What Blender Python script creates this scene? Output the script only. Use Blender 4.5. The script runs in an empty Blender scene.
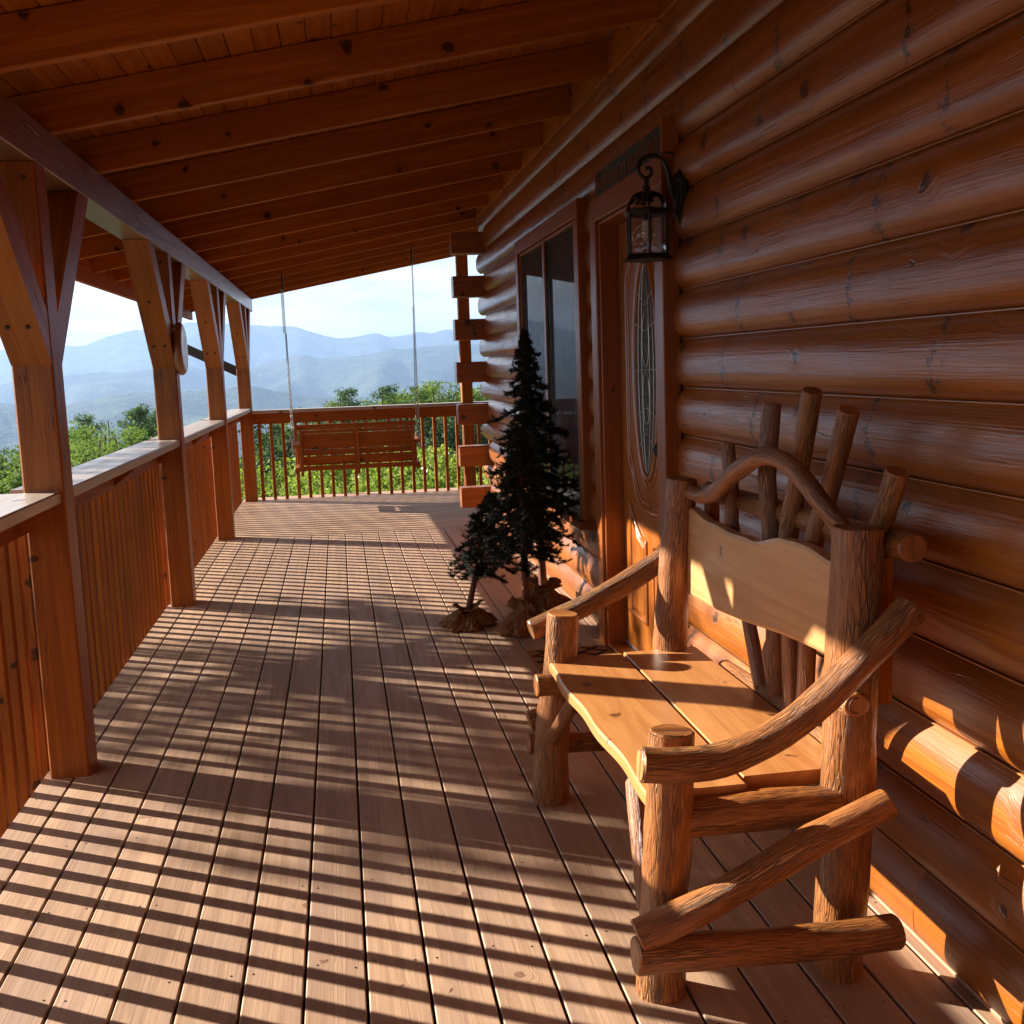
import bpy, math, random
import numpy as np
from mathutils import Vector, Matrix
random.seed(7)
rs = np.random.RandomState(11)
S = bpy.context.scene
COL = S.collection
R = math.radians
V = Vector

# ------------------------------------------------------------------ mesh builder
class MB:
    """collects geometry; every vertex carries wc = (along grain, around, seed)"""
    def __init__(s): s.v = []; s.f = []; s.w = []; s.sm = []
    def add(s, verts, faces, wc, smooth=False):
        b = len(s.v)
        s.v += [tuple(p) for p in verts]; s.w += [tuple(c) for c in wc]
        s.f += [tuple(i + b for i in f) for f in faces]; s.sm += [smooth] * len(faces)
    def lumber(s, p0, p1, w, h, up=(0, 0, 1), ch=0.003, seed=None, soff=0.0):
        """a board from p0 to p1; w across, h along 'up'; small chamfers"""
        p0 = V(p0); p1 = V(p1); d = (p1 - p0); L = d.length; d.normalize()
        up = V(up); side = d.cross(up).normalized(); upn = side.cross(d).normalized()
        if seed is None: seed = random.random() * 400
        a, b = w / 2, h / 2; c = min(ch, a * .4, b * .4)
        prof = [(-a + c, -b), (a - c, -b), (a, -b + c), (a, b - c), (a - c, b), (-a + c, b), (-a, b - c), (-a, -b + c)]
        per = [0]
        for i in range(8):
            q, r = prof[i], prof[(i + 1) % 8]; per.append(per[-1] + math.hypot(q[0] - r[0], q[1] - r[1]))
        vs = []; ws = []; fs = []
        for (t, pt, sc) in ((0, p0, 1), (1, p1, 1)):
            for i in range(9):
                x, z = prof[i % 8]
                vs.append(pt + side * x + upn * z); ws.append((soff + t * L, per[i], seed))
        for i in range(8): fs.append((i, 9 + i, 10 + i, i + 1))
        s.add(vs, [f[::-1] for f in fs], ws)
        for (pt, fl) in ((p0, 1), (p1, 0)):
            vs = [pt + side * x + upn * z for x, z in prof]
            ws = [(soff + x * .12 + 3.3, z, seed + 5) for x, z in prof]
            f = tuple(range(8)); s.add(vs, [f if fl else f[::-1]], ws)
    def box(s, lo, hi, axis='x', ch=0.003, seed=None):
        lo = V(lo); hi = V(hi); c = (lo + hi) / 2; e = hi - lo
        if axis == 'x': s.lumber((lo.x, c.y, c.z), (hi.x, c.y, c.z), e.y, e.z, (0, 0, 1), ch, seed)
        if axis == 'y': s.lumber((c.x, lo.y, c.z), (c.x, hi.y, c.z), e.x, e.z, (0, 0, 1), ch, seed)
        if axis == 'z': s.lumber((c.x, c.y, lo.z), (c.x, c.y, hi.z), e.x, e.y, (0, 1, 0), ch, seed)
    def sweep(s, pts, rad, n=14, caps=True, seed=None, bump=0.0, flat=1.0, smooth=True, capseed=None, sub=1):
        """a round log or tube along pts; rad: number, list or function(t, ang)"""
        P = [V(p) for p in pts]
        if sub > 1:                                   # catmull-rom
            Q = []
            for i in range(len(P) - 1):
                a = P[max(i - 1, 0)]; b = P[i]; c = P[i + 1]; d = P[min(i + 2, len(P) - 1)]
                for k in range(sub):
                    t = k / sub
                    Q.append(.5 * ((2 * b) + (c - a) * t + (2 * a - 5 * b + 4 * c - d) * t * t + (3 * b - a - 3 * c + d) * t ** 3))
            Q.append(P[-1]); 
            if isinstance(rad, (list, tuple)):
                m = len(rad) - 1
                rr = [rad[min(int(i / sub), m)] * (1 - (i / sub) % 1) + rad[min(int(i / sub) + 1, m)] * ((i / sub) % 1) for i in range(len(Q))]
                rad = rr
            P = Q
        if seed is None: seed = random.random() * 400
        N = len(P); L = 0; lens = [0]
        for i in range(1, N): L += (P[i] - P[i - 1]).length; lens.append(L)
        T = []
        for i in range(N):
            t = (P[min(i + 1, N - 1)] - P[max(i - 1, 0)]); T.append(t.normalized())
        u = T[0].cross(V((0, 0, 1)));
        if u.length < .3: u = T[0].cross(V((1, 0, 0)))
        u.normalize(); vs = []; ws = []; fs = []; ph = random.random() * 10
        def rr(i, a):
            if callable(rad): r = rad(lens[i] / max(L, 1e-6), a)
            elif isinstance(rad, (list, tuple)): r = rad[i]
            else: r = rad
            if bump: r *= 1 + bump * (math.sin(3 * a + ph + lens[i] * 9) * .5 + math.sin(2 * a - ph + lens[i] * 23) * .35 + math.sin(5 * a + lens[i] * 41 + ph) * .3)
            return r
        rings = []
        for i in range(N):
            if i: u = (u - T[i] * u.dot(T[i])).normalized()
            w = T[i].cross(u)
            ring = []
            for k in range(n + 1):
                a = 2 * math.pi * k / n; r = rr(i, a)
                p = P[i] + u * math.cos(a) * r + w * math.sin(a) * r * flat
                ring.append(p); vs.append(p); ws.append((lens[i], a * .05 if not callable(rad) and not isinstance(rad, (list, tuple)) and rad < .02 else a * .055, seed))
            rings.append(ring)
        for i in range(N - 1):
            for k in range(n):
                q = i * (n + 1) + k; fs.append((q, q + 1, q + n + 2, q + n + 1))
        s.add(vs, fs, ws, smooth)
        if caps:
            for (i, fl) in ((0, 1), (N - 1, 0)):
                ring = rings[i][:n]; c = P[i]
                ri = [c + (p - c) * .9 + (T[i] * (-.004 if fl else .004)) for p in ring]
                allv = ring + ri; f = []
                for k in range(n):
                    k2 = (k + 1) % n; q = (k, k2, n + k2, n + k); f.append(q[::-1] if fl else q)
                f.append(tuple(range(n, 2 * n))[::-1] if fl else tuple(range(n, 2 * n)))
                w_ = T[i].cross(u)
                s.add(allv, f, [((p - c).dot(u) * .9 + 7, (p - c).length, (capseed if capseed is not None else seed) + 50) for p in allv])
    def disc(s, c, nrm, r, n=40, seed=1.0):
        c = V(c); nrm = V(nrm).normalized(); u = nrm.orthogonal().normalized(); w = nrm.cross(u)
        vs = [c + u * math.cos(2 * math.pi * k / n) * r + w * math.sin(2 * math.pi * k / n) * r for k in range(n)]
        s.add(vs, [tuple(range(n))], [((v - c).dot(u), (v - c).dot(w), seed) for v in vs])
    def build(s, name, mat, parent=None):
        me = bpy.data.meshes.new(name); me.from_pydata(s.v, [], s.f); me.update()
        me.polygons.foreach_set('use_smooth', s.sm)
        at = me.attributes.new('wc', 'FLOAT_VECTOR', 'POINT')
        at.data.foreach_set('vector', np.array(s.w, dtype=np.float32).ravel())
        me.materials.append(mat)
        o = bpy.data.objects.new(name, me); COL.objects.link(o)
        if parent: o.parent = parent; o.matrix_parent_inverse = Matrix.Translation(-parent.matrix_world.translation) if False else Matrix()
        if parent:                                    # geometry was given in world space
            off = V(PARW.get(parent.name, (0, 0, 0)))
            if off.length: me.transform(Matrix.Translation(-off))
            PARW[o.name] = off
        return o
PARW = {}

def tag(o, label=None, cat=None, group=None, kind=None):
    if label: o['label'] = label
    if cat: o['category'] = cat
    if group: o['group'] = group
    if kind: o['kind'] = kind
    return o
def thing(name, loc, label, cat, group=None):
    o = bpy.data.objects.new(name, None); COL.objects.link(o)
    o.location = loc; o.empty_display_size = .1; PARW[o.name] = V(loc)
    return tag(o, label, cat, group)
def dup(root, delta, label):
    r = root.copy(); COL.objects.link(r); r.location = V(root.location) + V(delta); r['label'] = label
    for ch in list(root.children):
        c = ch.copy(); COL.objects.link(c); c.parent = r
        for g in list(ch.children):
            d = g.copy(); COL.objects.link(d); d.parent = c
    return r

# ------------------------------------------------------------------ materials
def nt(name):
    m = bpy.data.materials.new(name); m.use_nodes = True
    t = m.node_tree; t.nodes.clear()
    out = t.nodes.new('ShaderNodeOutputMaterial'); b = t.nodes.new('ShaderNodeBsdfPrincipled')
    t.links.new(b.outputs[0], out.inputs[0])
    return m, t, b, out
def N(t, typ, **kw):
    n = t.nodes.new(typ)
    for k, v in kw.items(): setattr(n, k, v)
    return n
def L(t, a, b): t.links.new(a, b)
def math_(t, op, a, b=None, c=None, clamp=False):
    n = N(t, 'ShaderNodeMath', operation=op, use_clamp=clamp)
    for i, x in enumerate((a, b, c)):
        if x is None: continue
        if isinstance(x, (int, float)): n.inputs[i].default_value = x
        else: L(t, x, n.inputs[i])
    return n.outputs[0]
def mixc(t, fac, a, b, mode='MIX'):
    n = N(t, 'ShaderNodeMix', data_type='RGBA', blend_type=mode)
    if isinstance(fac, (int, float)): n.inputs[0].default_value = fac
    else: L(t, fac, n.inputs[0])
    for i, x in ((6, a), (7, b)):
        if isinstance(x, tuple): n.inputs[i].default_value = (*x, 1)
        else: L(t, x, n.inputs[i])
    return n.outputs[2]
def ramp(t, fac, stops):
    n = N(t, 'ShaderNodeValToRGB'); e = n.color_ramp.elements
    while len(e) < len(stops): e.new(.5)
    for i, (p, c) in enumerate(stops):
        e[i].position = p; e[i].color = (*c, 1) if len(c) == 3 else c
    L(t, fac, n.inputs[0]); return n.outputs[0]
def maprange(t, x, a, b, c, d, smooth=False):
    n = N(t, 'ShaderNodeMapRange', interpolation_type='SMOOTHSTEP' if smooth else 'LINEAR')
    L(t, x, n.inputs[0])
    for i, q in enumerate((a, b, c, d)): n.inputs[i + 1].default_value = q
    return n.outputs[0]
def noise(t, vec, scale=1, detail=4, rough=.55, dist=0, dim='3D'):
    n = N(t, 'ShaderNodeTexNoise', noise_dimensions=dim); L(t, vec, n.inputs['Vector'])
    n.inputs['Scale'].default_value = scale; n.inputs['Detail'].default_value = detail
    n.inputs['Roughness'].default_value = rough; n.inputs['Distortion'].default_value = dist
    return n.outputs[0]
def combine(t, x, y, z):
    n = N(t, 'ShaderNodeCombineXYZ')
    for i, q in enumerate((x, y, z)):
        if isinstance(q, (int, float)): n.inputs[i].default_value = q
        else: L(t, q, n.inputs[i])
    return n.outputs[0]

def wood(name, light, dark, knot=(.02, .007, .003), kr=.055, kscale=3.0, gx=.8, gy=16, fib=.5, rough=.45, coat=0.0,
         croug=.25, bump=.3, tone=.25, spec=.5, mottle=.2, mcol=None, bumpd=.002, checks=0, whorl=0):
    m, t, b, out = nt(name)
    at = N(t, 'ShaderNodeAttribute', attribute_name='wc'); sp = N(t, 'ShaderNodeSeparateXYZ'); L(t, at.outputs['Vector'], sp.inputs[0])
    s, v, sd = sp.outputs
    # knots: sparse cells in the unrolled plane
    s2 = math_(t, 'ADD', s, math_(t, 'MULTIPLY', sd, 3.37))
    v2 = math_(t, 'ADD', v, math_(t, 'MULTIPLY', sd, 1.71))
    kv = combine(t, s2, v2, 0)
    wob = N(t, 'ShaderNodeTexNoise', noise_dimensions='3D'); L(t, kv, wob.inputs['Vector']); wob.inputs['Scale'].default_value = 22; wob.inputs['Detail'].default_value = 2
    wv = N(t, 'ShaderNodeVectorMath', operation='MULTIPLY_ADD'); L(t, wob.outputs['Color'], wv.inputs[0]); wv.inputs[1].default_value = (.05, .05, 0); L(t, kv, wv.inputs[2])
    vo = N(t, 'ShaderNodeTexVoronoi', voronoi_dimensions='2D', feature='F1'); L(t, wv.outputs[0], vo.inputs['Vector']); vo.inputs['Scale'].default_value = kscale
    vo.inputs['Randomness'].default_value = .95
    vc = N(t, 'ShaderNodeSeparateColor'); L(t, vo.outputs['Color'], vc.inputs[0])
    on = math_(t, 'GREATER_THAN', vc.outputs[0], .22)
    rad = math_(t, 'MULTIPLY', math_(t, 'MULTIPLY', math_(t, 'ADD', vc.outputs[1], .35), kr), on)
    hf = noise(t, kv, 70, 3, .7)
    kd = math_(t, 'DIVIDE', math_(t, 'ADD', vo.outputs['Distance'], math_(t, 'MULTIPLY', math_(t, 'SUBTRACT', hf, .5), kr * .55)), math_(t, 'MAXIMUM', rad, .0001))
    kmask = maprange(t, kd, .75, 1.25, 1, 0, True)
    halo = maprange(t, kd, 1.0, 4.0, 1, 0, True)
    # grain bends round the knots
    ps = N(t, 'ShaderNodeSeparateXYZ'); L(t, vo.outputs['Position'], ps.inputs[0])
    dv = math_(t, 'SUBTRACT', v2, ps.outputs[1])
    vw = math_(t, 'SUBTRACT', v, math_(t, 'MULTIPLY', math_(t, 'MULTIPLY', dv, halo), .6))
    g1 = noise(t, combine(t, math_(t, 'MULTIPLY', s, gx), math_(t, 'MULTIPLY', vw, gy), sd), 1, 5, .6, .6)
    wave = math_(t, 'PINGPONG', math_(t, 'MULTIPLY', g1, 9), 1)
    fb = noise(t, combine(t, math_(t, 'MULTIPLY', s, 5), math_(t, 'MULTIPLY', vw, 230), sd), 1, 3, .6)
    ml = noise(t, combine(t, math_(t, 'MULTIPLY', s, 2.2), math_(t, 'MULTIPLY', v, 7), sd), 1, 4, .6)
    gr = math_(t, 'ADD', math_(t, 'MULTIPLY', wave, .55), math_(t, 'MULTIPLY', fb, fib))
    gr = math_(t, 'ADD', gr, math_(t, 'MULTIPLY', math_(t, 'SUBTRACT', g1, .5), .7))
    c = mixc(t, maprange(t, gr, .15, 1.0, 0, 1), light, dark)
    c = mixc(t, math_(t, 'MULTIPLY', maprange(t, ml, .42, .7, 0, 1, True), mottle), c, mcol or dark)
    wn = N(t, 'ShaderNodeTexWhiteNoise', noise_dimensions='1D'); L(t, sd, wn.inputs['W'])
    tn = maprange(t, wn.outputs[0], 0, 1, 1 - tone, 1 + tone)
    hs = N(t, 'ShaderNodeHueSaturation'); L(t, c, hs.inputs['Color']); L(t, tn, hs.inputs['Value'])
    hs.inputs['Hue'].default_value = .5
    c = mixc(t, math_(t, 'MULTIPLY', halo, .3), hs.outputs[0], dark)
    c = mixc(t, math_(t, 'MULTIPLY', kmask, maprange(t, hf, .3, .7, .98, .62)), c, knot)
    if checks:
        ck = noise(t, combine(t, math_(t, 'MULTIPLY', s, 1.3), math_(t, 'MULTIPLY', vw, 26), sd), 1, 2, .5, .3)
        ckm = math_(t, 'MULTIPLY', maprange(t, math_(t, 'ABSOLUTE', math_(t, 'SUBTRACT', ck, .5)), .0, .008, 1, 0, True), maprange(t, noise(t, combine(t, math_(t, 'MULTIPLY', s, 1.7), math_(t, 'MULTIPLY', v, 5), sd), 1, 2), .54, .60, 0, 1, True))
        c = mixc(t, math_(t, 'MULTIPLY', ckm, .75), c, (.03, .010, .004))
    if whorl:
        sw_ = math_(t, 'ADD', s2, math_(t, 'MULTIPLY', math_(t, 'SUBTRACT', noise(t, combine(t, math_(t, 'MULTIPLY', s, 2), math_(t, 'MULTIPLY', v, 16), sd), 1, 3, .6), .5), .10))
        cell = math_(t, 'FLOOR', math_(t, 'DIVIDE', sw_, whorl)); fr_ = math_(t, 'FRACT', math_(t, 'DIVIDE', sw_, whorl))
        w1 = N(t, 'ShaderNodeTexWhiteNoise', noise_dimensions='2D'); L(t, combine(t, cell, sd, 0), w1.inputs['Vector'])
        ds = math_(t, 'MULTIPLY', math_(t, 'ABSOLUTE', math_(t, 'SUBTRACT', fr_, maprange(t, w1.outputs[0], 0, 1, .15, .85))), whorl)
        lump = noise(t, combine(t, math_(t, 'MULTIPLY', s, 30), math_(t, 'MULTIPLY', v, 34), cell), 1, 4, .6)
        wm = math_(t, 'MULTIPLY', maprange(t, math_(t, 'SUBTRACT', math_(t, 'MULTIPLY', maprange(t, lump, .48, .66, 0, 1), .034), ds), -.003, .004, 0, 1, True), 1)
        c = mixc(t, math_(t, 'MULTIPLY', maprange(t, ds, .0, .07, .35, 0, True), maprange(t, lump, .35, .6, 0, 1)), c, dark)
        c = mixc(t, math_(t, 'MULTIPLY', wm, .88), c, knot)
    L(t, c, b.inputs['Base Color'])
    rn = maprange(t, noise(t, combine(t, math_(t, 'MULTIPLY', s, 3), math_(t, 'MULTIPLY', v, 30), sd), 1, 3), .3, .7, rough - .07, rough + .1)
    L(t, rn, b.inputs['Roughness'])
    b.inputs['Specular IOR Level'].default_value = spec
    b.inputs['Coat Weight'].default_value = coat; b.inputs['Coat Roughness'].default_value = croug
    h = math_(t, 'ADD', math_(t, 'MULTIPLY', fb, .5), math_(t, 'MULTIPLY', wave, .3))
    h = math_(t, 'ADD', h, math_(t, 'MULTIPLY', ml, 1.0)); h = math_(t, 'SUBTRACT', h, math_(t, 'MULTIPLY', kmask, .8))
    if whorl: h = math_(t, 'SUBTRACT', h, math_(t, 'MULTIPLY', wm, .7))
    if checks: h = math_(t, 'SUBTRACT', h, math_(t, 'MULTIPLY', ckm, 1.0))
    bp = N(t, 'ShaderNodeBump'); bp.inputs['Strength'].default_value = bump; bp.inputs['Distance'].default_value = bumpd
    L(t, h, bp.inputs['Height']); L(t, bp.outputs[0], b.inputs['Normal'])
    if coat: L(t, bp.outputs[0], b.inputs['Coat Normal'])
    return m

M = {}
M['log'] = wood('stained_log', (.37, .106, .005), (.20, .050, .003), knot=(.014, .006, .004), kr=.062, kscale=2.9, gx=.4, gy=14, rough=.42, coat=.85, croug=.27, bump=.6, tone=.13, mottle=.5, bumpd=.003, fib=.45, spec=.4, checks=1, whorl=.95)
M['rail'] = wood('stained_lumber', (.37, .104, .005), (.21, .051, .003), kr=.06, kscale=3.2, gy=26, rough=.6, spec=.25, bump=.35, tone=.14, mottle=.3)
M['ceil'] = wood('stained_ceiling', (.42, .130, .006), (.25, .068, .0035), kr=.06, kscale=3.3, gy=22, spec=.25, rough=.6, bump=.3, tone=.14, mottle=.35)
M['trim'] = wood('stained_trim', (.31, .082, .0065), (.20, .048, .004), kr=.03, kscale=3.0, gy=34, rough=.4, coat=.25, croug=.3, bump=.3, tone=.12)
M['beam'] = wood('weathered_beam', (.26, .105, .050), (.13, .048, .022), knot=(.03, .012, .006), kr=.10, kscale=2.8, gy=20, rough=.4, coat=.7, croug=.3, bump=.8, tone=.15, mottle=.4, checks=1)
M['post'] = wood('stained_post', (.37, .110, .0045), (.22, .056, .003), kr=.05, kscale=2.8, gy=26, rough=.6, spec=.25, coat=.35, croug=.3, bump=.7, tone=.08, mottle=.4, checks=1)
M['deck'] = wood('deck_board', (.44, .29, .19), (.30, .185, .115), knot=(.16, .08, .045), kr=.045, kscale=2.4, gx=.7, gy=20, rough=.55, bump=.5, tone=.13, mottle=.6, mcol=(.30, .20, .16), spec=.4)
M['cap'] = wood('rail_cap_board', (.44, .37, .31), (.30, .23, .19), kr=.05, kscale=2.4, gy=24, rough=.36, bump=.6, tone=.1, coat=.5, croug=.3, mottle=.5)
M['slab'] = wood('varnished_slab', (.60, .275, .09), (.43, .165, .048), knot=(.10, .035, .015), kr=.045, kscale=4.2, gx=.9, gy=13, fib=.5, rough=.36, coat=.35, croug=.22, bump=.3, tone=.08, mottle=.4)
M['slab2'] = wood('varnished_back_slab', (.60, .34, .14), (.45, .22, .08), knot=(.07, .03, .012), kr=.05, kscale=4.0, gx=.9, gy=13, fib=.45, rough=.4, coat=.3, croug=.25, bump=.3, tone=.04, mottle=.35)
M['door'] = wood('varnished_door', (.38, .112, .010), (.25, .066, .006), kr=.01, kscale=3, gy=40, rough=.33, coat=.4, croug=.2, bump=.15, tone=.05)
M['pale'] = wood('pale_wood_edge', (.40, .22, .13), (.3, .16, .09), kr=.01, gy=30, rough=.6)

M['groove_highlight'] = wood('groove_highlight', (.48, .20, .07), (.36, .13, .04), kr=.001, rough=.4, coat=.3, tone=.02)  # pale orange stands in for light caught on the groove ledges
def mat_bark():
    m, t, b, out = nt('peeled_bark_log')
    at = N(t, 'ShaderNodeAttribute', attribute_name='wc'); sp = N(t, 'ShaderNodeSeparateXYZ'); L(t, at.outputs['Vector'], sp.inputs[0])
    s, v, sd = sp.outputs
    vec = combine(t, math_(t, 'MULTIPLY', s, 16), math_(t, 'MULTIPLY', v, 135), sd)
    vn = N(t, 'ShaderNodeTexNoise'); L(t, vec, vn.inputs['Vector']); vn.inputs['Scale'].default_value = .7; vn.inputs['Detail'].default_value = 4
    dv = N(t, 'ShaderNodeVectorMath', operation='MULTIPLY_ADD'); L(t, vn.outputs['Color'], dv.inputs[0]); dv.inputs[1].default_value = (1.4, 1.4, 0); L(t, vec, dv.inputs[2])
    vo = N(t, 'ShaderNodeTexVoronoi', voronoi_dimensions='3D', feature='DISTANCE_TO_EDGE'); L(t, dv.outputs[0], vo.inputs['Vector']); vo.inputs['Scale'].default_value = 1
    edge = maprange(t, vo.outputs['Distance'], 0.0, .2, 0, 1, True)
    pat = noise(t, combine(t, math_(t, 'MULTIPLY', s, 3), math_(t, 'MULTIPLY', v, 14), sd), 1, 5, .65)
    ridge = noise(t, combine(t, math_(t, 'MULTIPLY', s, 22), math_(t, 'MULTIPLY', v, 190), sd), 1, 4, .65)
    furrow = math_(t, 'MULTIPLY', math_(t, 'SUBTRACT', 1, edge), maprange(t, pat, .40, .64, .12, 1, True))
    c = ramp(t, ridge, [(.28, (.14, .045, .010)), (.5, (.33, .115, .025)), (.74, (.49, .205, .055))])
    c = mixc(t, maprange(t, pat, .5, .68, 0, .6, True), c, (.56, .28, .095))
    c = mixc(t, math_(t, 'MULTIPLY', furrow, .75), c, (.055, .02, .009))
    wn = N(t, 'ShaderNodeTexWhiteNoise', noise_dimensions='1D'); L(t, sd, wn.inputs['W'])
    hs = N(t, 'ShaderNodeHueSaturation'); L(t, c, hs.inputs['Color']); L(t, maprange(t, wn.outputs[0], 0, 1, .85, 1.12), hs.inputs['Value'])
    L(t, hs.outputs[0], b.inputs['Base Color'])
    b.inputs['Roughness'].default_value = .45; b.inputs['Coat Weight'].default_value = .18; b.inputs['Coat Roughness'].default_value = .3
    h = math_(t, 'SUBTRACT', math_(t, 'MULTIPLY', ridge, .45), math_(t, 'MULTIPLY', furrow, 1.0))
    h = math_(t, 'ADD', h, math_(t, 'MULTIPLY', pat, .8))
    bp = N(t, 'ShaderNodeBump'); bp.inputs['Strength'].default_value = 1.0; bp.inputs['Distance'].default_value = .0042
    L(t, h, bp.inputs['Height']); L(t, bp.outputs[0], b.inputs['Normal'])
    return m
M['bark'] = mat_bark()

def simple(name, col, rough=.5, metal=0, var=.15, scale=8, bump=0, spec=.5, bdist=.005, coord='Object'):
    m, t, b, out = nt(name)
    tc = N(t, 'ShaderNodeTexCoord')
    n = noise(t, tc.outputs[coord], scale, 5, .6)
    c = mixc(t, maprange(t, n, .3, .7, 0, 1), tuple(x * (1 - var) for x in col), tuple(min(1, x * (1 + var)) for x in col))
    L(t, c, b.inputs['Base Color']); b.inputs['Roughness'].default_value = rough; b.inputs['Metallic'].default_value = metal
    b.inputs['Specular IOR Level'].default_value = spec
    if bump:
        bp = N(t, 'ShaderNodeBump'); bp.inputs['Strength'].default_value = bump; bp.inputs['Distance'].default_value = bdist
        L(t, n, bp.inputs['Height']); L(t, bp.outputs[0], b.inputs['Normal'])
    return m
M['black'] = simple('dark_iron', (.012, .011, .010), .45, .2, .4, 60, .2)
M['steel'] = simple('zinc_chain', (.30, .31, .32), .4, .9, .15, 80)
M['wire'] = simple('dark_wire', (.02, .018, .016), .5)
M['darkpost'] = simple('dark_metal_bar', (.025, .022, .02), .6)
M['burlap'] = simple('burlap_sack', (.21, .11, .048), .9, 0, .45, 45, .8, .1, .006)
M['trunk'] = wood('stained_trunk', (.15, .045, .015), (.07, .02, .008), kr=.05, kscale=5, gy=30, rough=.7, bump=.6)
M['needle'] = simple('black_green_needle', (.034, .040, .029), .8, 0, .5, 30, 0, .1)
M['needle2'] = simple('pine_branch_wire', (.02, .014, .009), .8)
M['plaque'] = simple('sign_board_dark', (.02, .018, .015), .6, 0, .5, 30, .3)
M['letters'] = simple('sign_lettering', (.17, .055, .022), .6, 0, .4, 60)
M['white'] = simple('painted_dial', (.72, .76, .78), .25, 0, .03)
M['dialink'] = simple('dial_ink', (.03, .03, .03), .5)
M['mat'] = simple('woven_doormat', (.26, .12, .05), .95, 0, .35, 140, .8, .1)
M['matline'] = simple('doormat_lattice', (.018, .015, .013), .95, 0, .3, 140, .8, .1)
M['curtain'] = simple('sheer_curtain', (.40, .42, .44), .9, 0, .1, 5)
M['inside'] = simple('interior_wall', (.10, .075, .05), .9)
M['shingle'] = simple('roof_shingle', (.05, .045, .04), .9, 0, .3, 20, .5)
M['sill'] = simple('threshold_metal', (.45, .42, .38), .35, .7, .1, 50)
M['lampbulb'] = simple('bulb_white', (.78, .62, .45), .4, 0, .03)
M['cord'] = simple('hemp_cord', (.28, .17, .08), .9, 0, .3, 90)

def mat_glass(name, tint=(1, 1, 1), rough=0.0, bumps=0, bscale=30, ior=1.5, opac=0.0, body=(.05, .06, .065)):
    m = bpy.data.materials.new(name); m.use_nodes = True; t = m.node_tree; t.nodes.clear()
    out = N(t, 'ShaderNodeOutputMaterial'); tr = N(t, 'ShaderNodeBsdfTransparent'); tr.inputs[0].default_value = (*tint, 1)
    gl = N(t, 'ShaderNodeBsdfGlossy'); gl.inputs['Roughness'].default_value = rough
    fr = N(t, 'ShaderNodeFresnel'); fr.inputs[0].default_value = ior
    tc = N(t, 'ShaderNodeTexCoord')
    if bumps:
        vo = N(t, 'ShaderNodeTexVoronoi'); L(t, tc.outputs['Object'], vo.inputs['Vector']); vo.inputs['Scale'].default_value = bscale
        bp = N(t, 'ShaderNodeBump'); bp.inputs['Strength'].default_value = bumps; bp.inputs['Distance'].default_value = .01
        L(t, vo.outputs['Distance'], bp.inputs['Height']); L(t, bp.outputs[0], gl.inputs['Normal']); L(t, bp.outputs[0], fr.inputs['Normal'])
    base = tr.outputs[0]
    if opac:
        df = N(t, 'ShaderNodeBsdfDiffuse'); df.inputs[0].default_value = (*body, 1)
        mx0 = N(t, 'ShaderNodeMixShader'); mx0.inputs[0].default_value = opac; L(t, tr.outputs[0], mx0.inputs[1]); L(t, df.outputs[0], mx0.inputs[2]); base = mx0.outputs[0]
    mx = N(t, 'ShaderNodeMixShader'); L(t, fr.outputs[0], mx.inputs[0]); L(t, base, mx.inputs[1]); L(t, gl.outputs[0], mx.inputs[2])
    L(t, mx.outputs[0], out.inputs[0]); return m
M['glass'] = mat_glass('window_glass', (.75, .78, .8), .02, 0, 30, 1.5, .45, (.07, .08, .085))
M['lglass'] = mat_glass('lantern_glass', (.9, .9, .88), .03, .1, 40)
M['dglass'] = mat_glass('bevelled_door_glass', (.5, .5, .5), .06, 1.0, 75, 1.6, .7, (.10, .10, .09))

def mat_screen():
    m = bpy.data.materials.new('insect_mesh'); m.use_nodes = True; t = m.node_tree; t.nodes.clear()
    out = N(t, 'ShaderNodeOutputMaterial'); tr = N(t, 'ShaderNodeBsdfTransparent'); df = N(t, 'ShaderNodeBsdfDiffuse'); df.inputs[0].default_value = (.10, .11, .12, 1)
    mx = N(t, 'ShaderNodeMixShader'); mx.inputs[0].default_value = .40; L(t, tr.outputs[0], mx.inputs[1]); L(t, df.outputs[0], mx.inputs[2]); L(t, mx.outputs[0], out.inputs[0]); return m
M['screen'] = mat_screen()
def mat_leaf(name, c1, c2, trans=.35, rough=.8):
    m, t, b, out = nt(name)
    at = N(t, 'ShaderNodeAttribute', attribute_name='wc'); sp = N(t, 'ShaderNodeSeparateXYZ'); L(t, at.outputs['Vector'], sp.inputs[0])
    c = mixc(t, sp.outputs[2], c1, c2)
    L(t, c, b.inputs['Base Color']); b.inputs['Roughness'].default_value = rough; b.inputs['Specular IOR Level'].default_value = .15
    tl = N(t, 'ShaderNodeBsdfTranslucent'); L(t, mixc(t, 1, c, (1.0, 1.1, .5), 'MULTIPLY'), tl.inputs[0])
    mx = N(t, 'ShaderNodeMixShader'); mx.inputs[0].default_value = trans; L(t, b.outputs[0], mx.inputs[1]); L(t, tl.outputs[0], mx.inputs[2]); L(t, mx.outputs[0], out.inputs[0])
    return m
M['leaf'] = mat_leaf('broad_leaves', (.06, .12, .045), (.20, .27, .075), .4)
M['pineleaf'] = mat_leaf('pine_foliage', (.04, .095, .05), (.13, .20, .07), .25)
M['leafdark'] = mat_leaf('dark_teal_leaves', (.018, .045, .03), (.06, .11, .05), .2)  # dark young-tree green, with the teal of the haze put into the colour
M['vine'] = mat_leaf('vine_leaves', (.12, .19, .04), (.31, .38, .09), .4)
M['treetrunk'] = simple('tree_bark', (.09, .07, .05), .9, 0, .4, 12, .6)
M['flower'] = simple('white_petals', (.8, .78, .76), .6, 0, .05)

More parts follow.
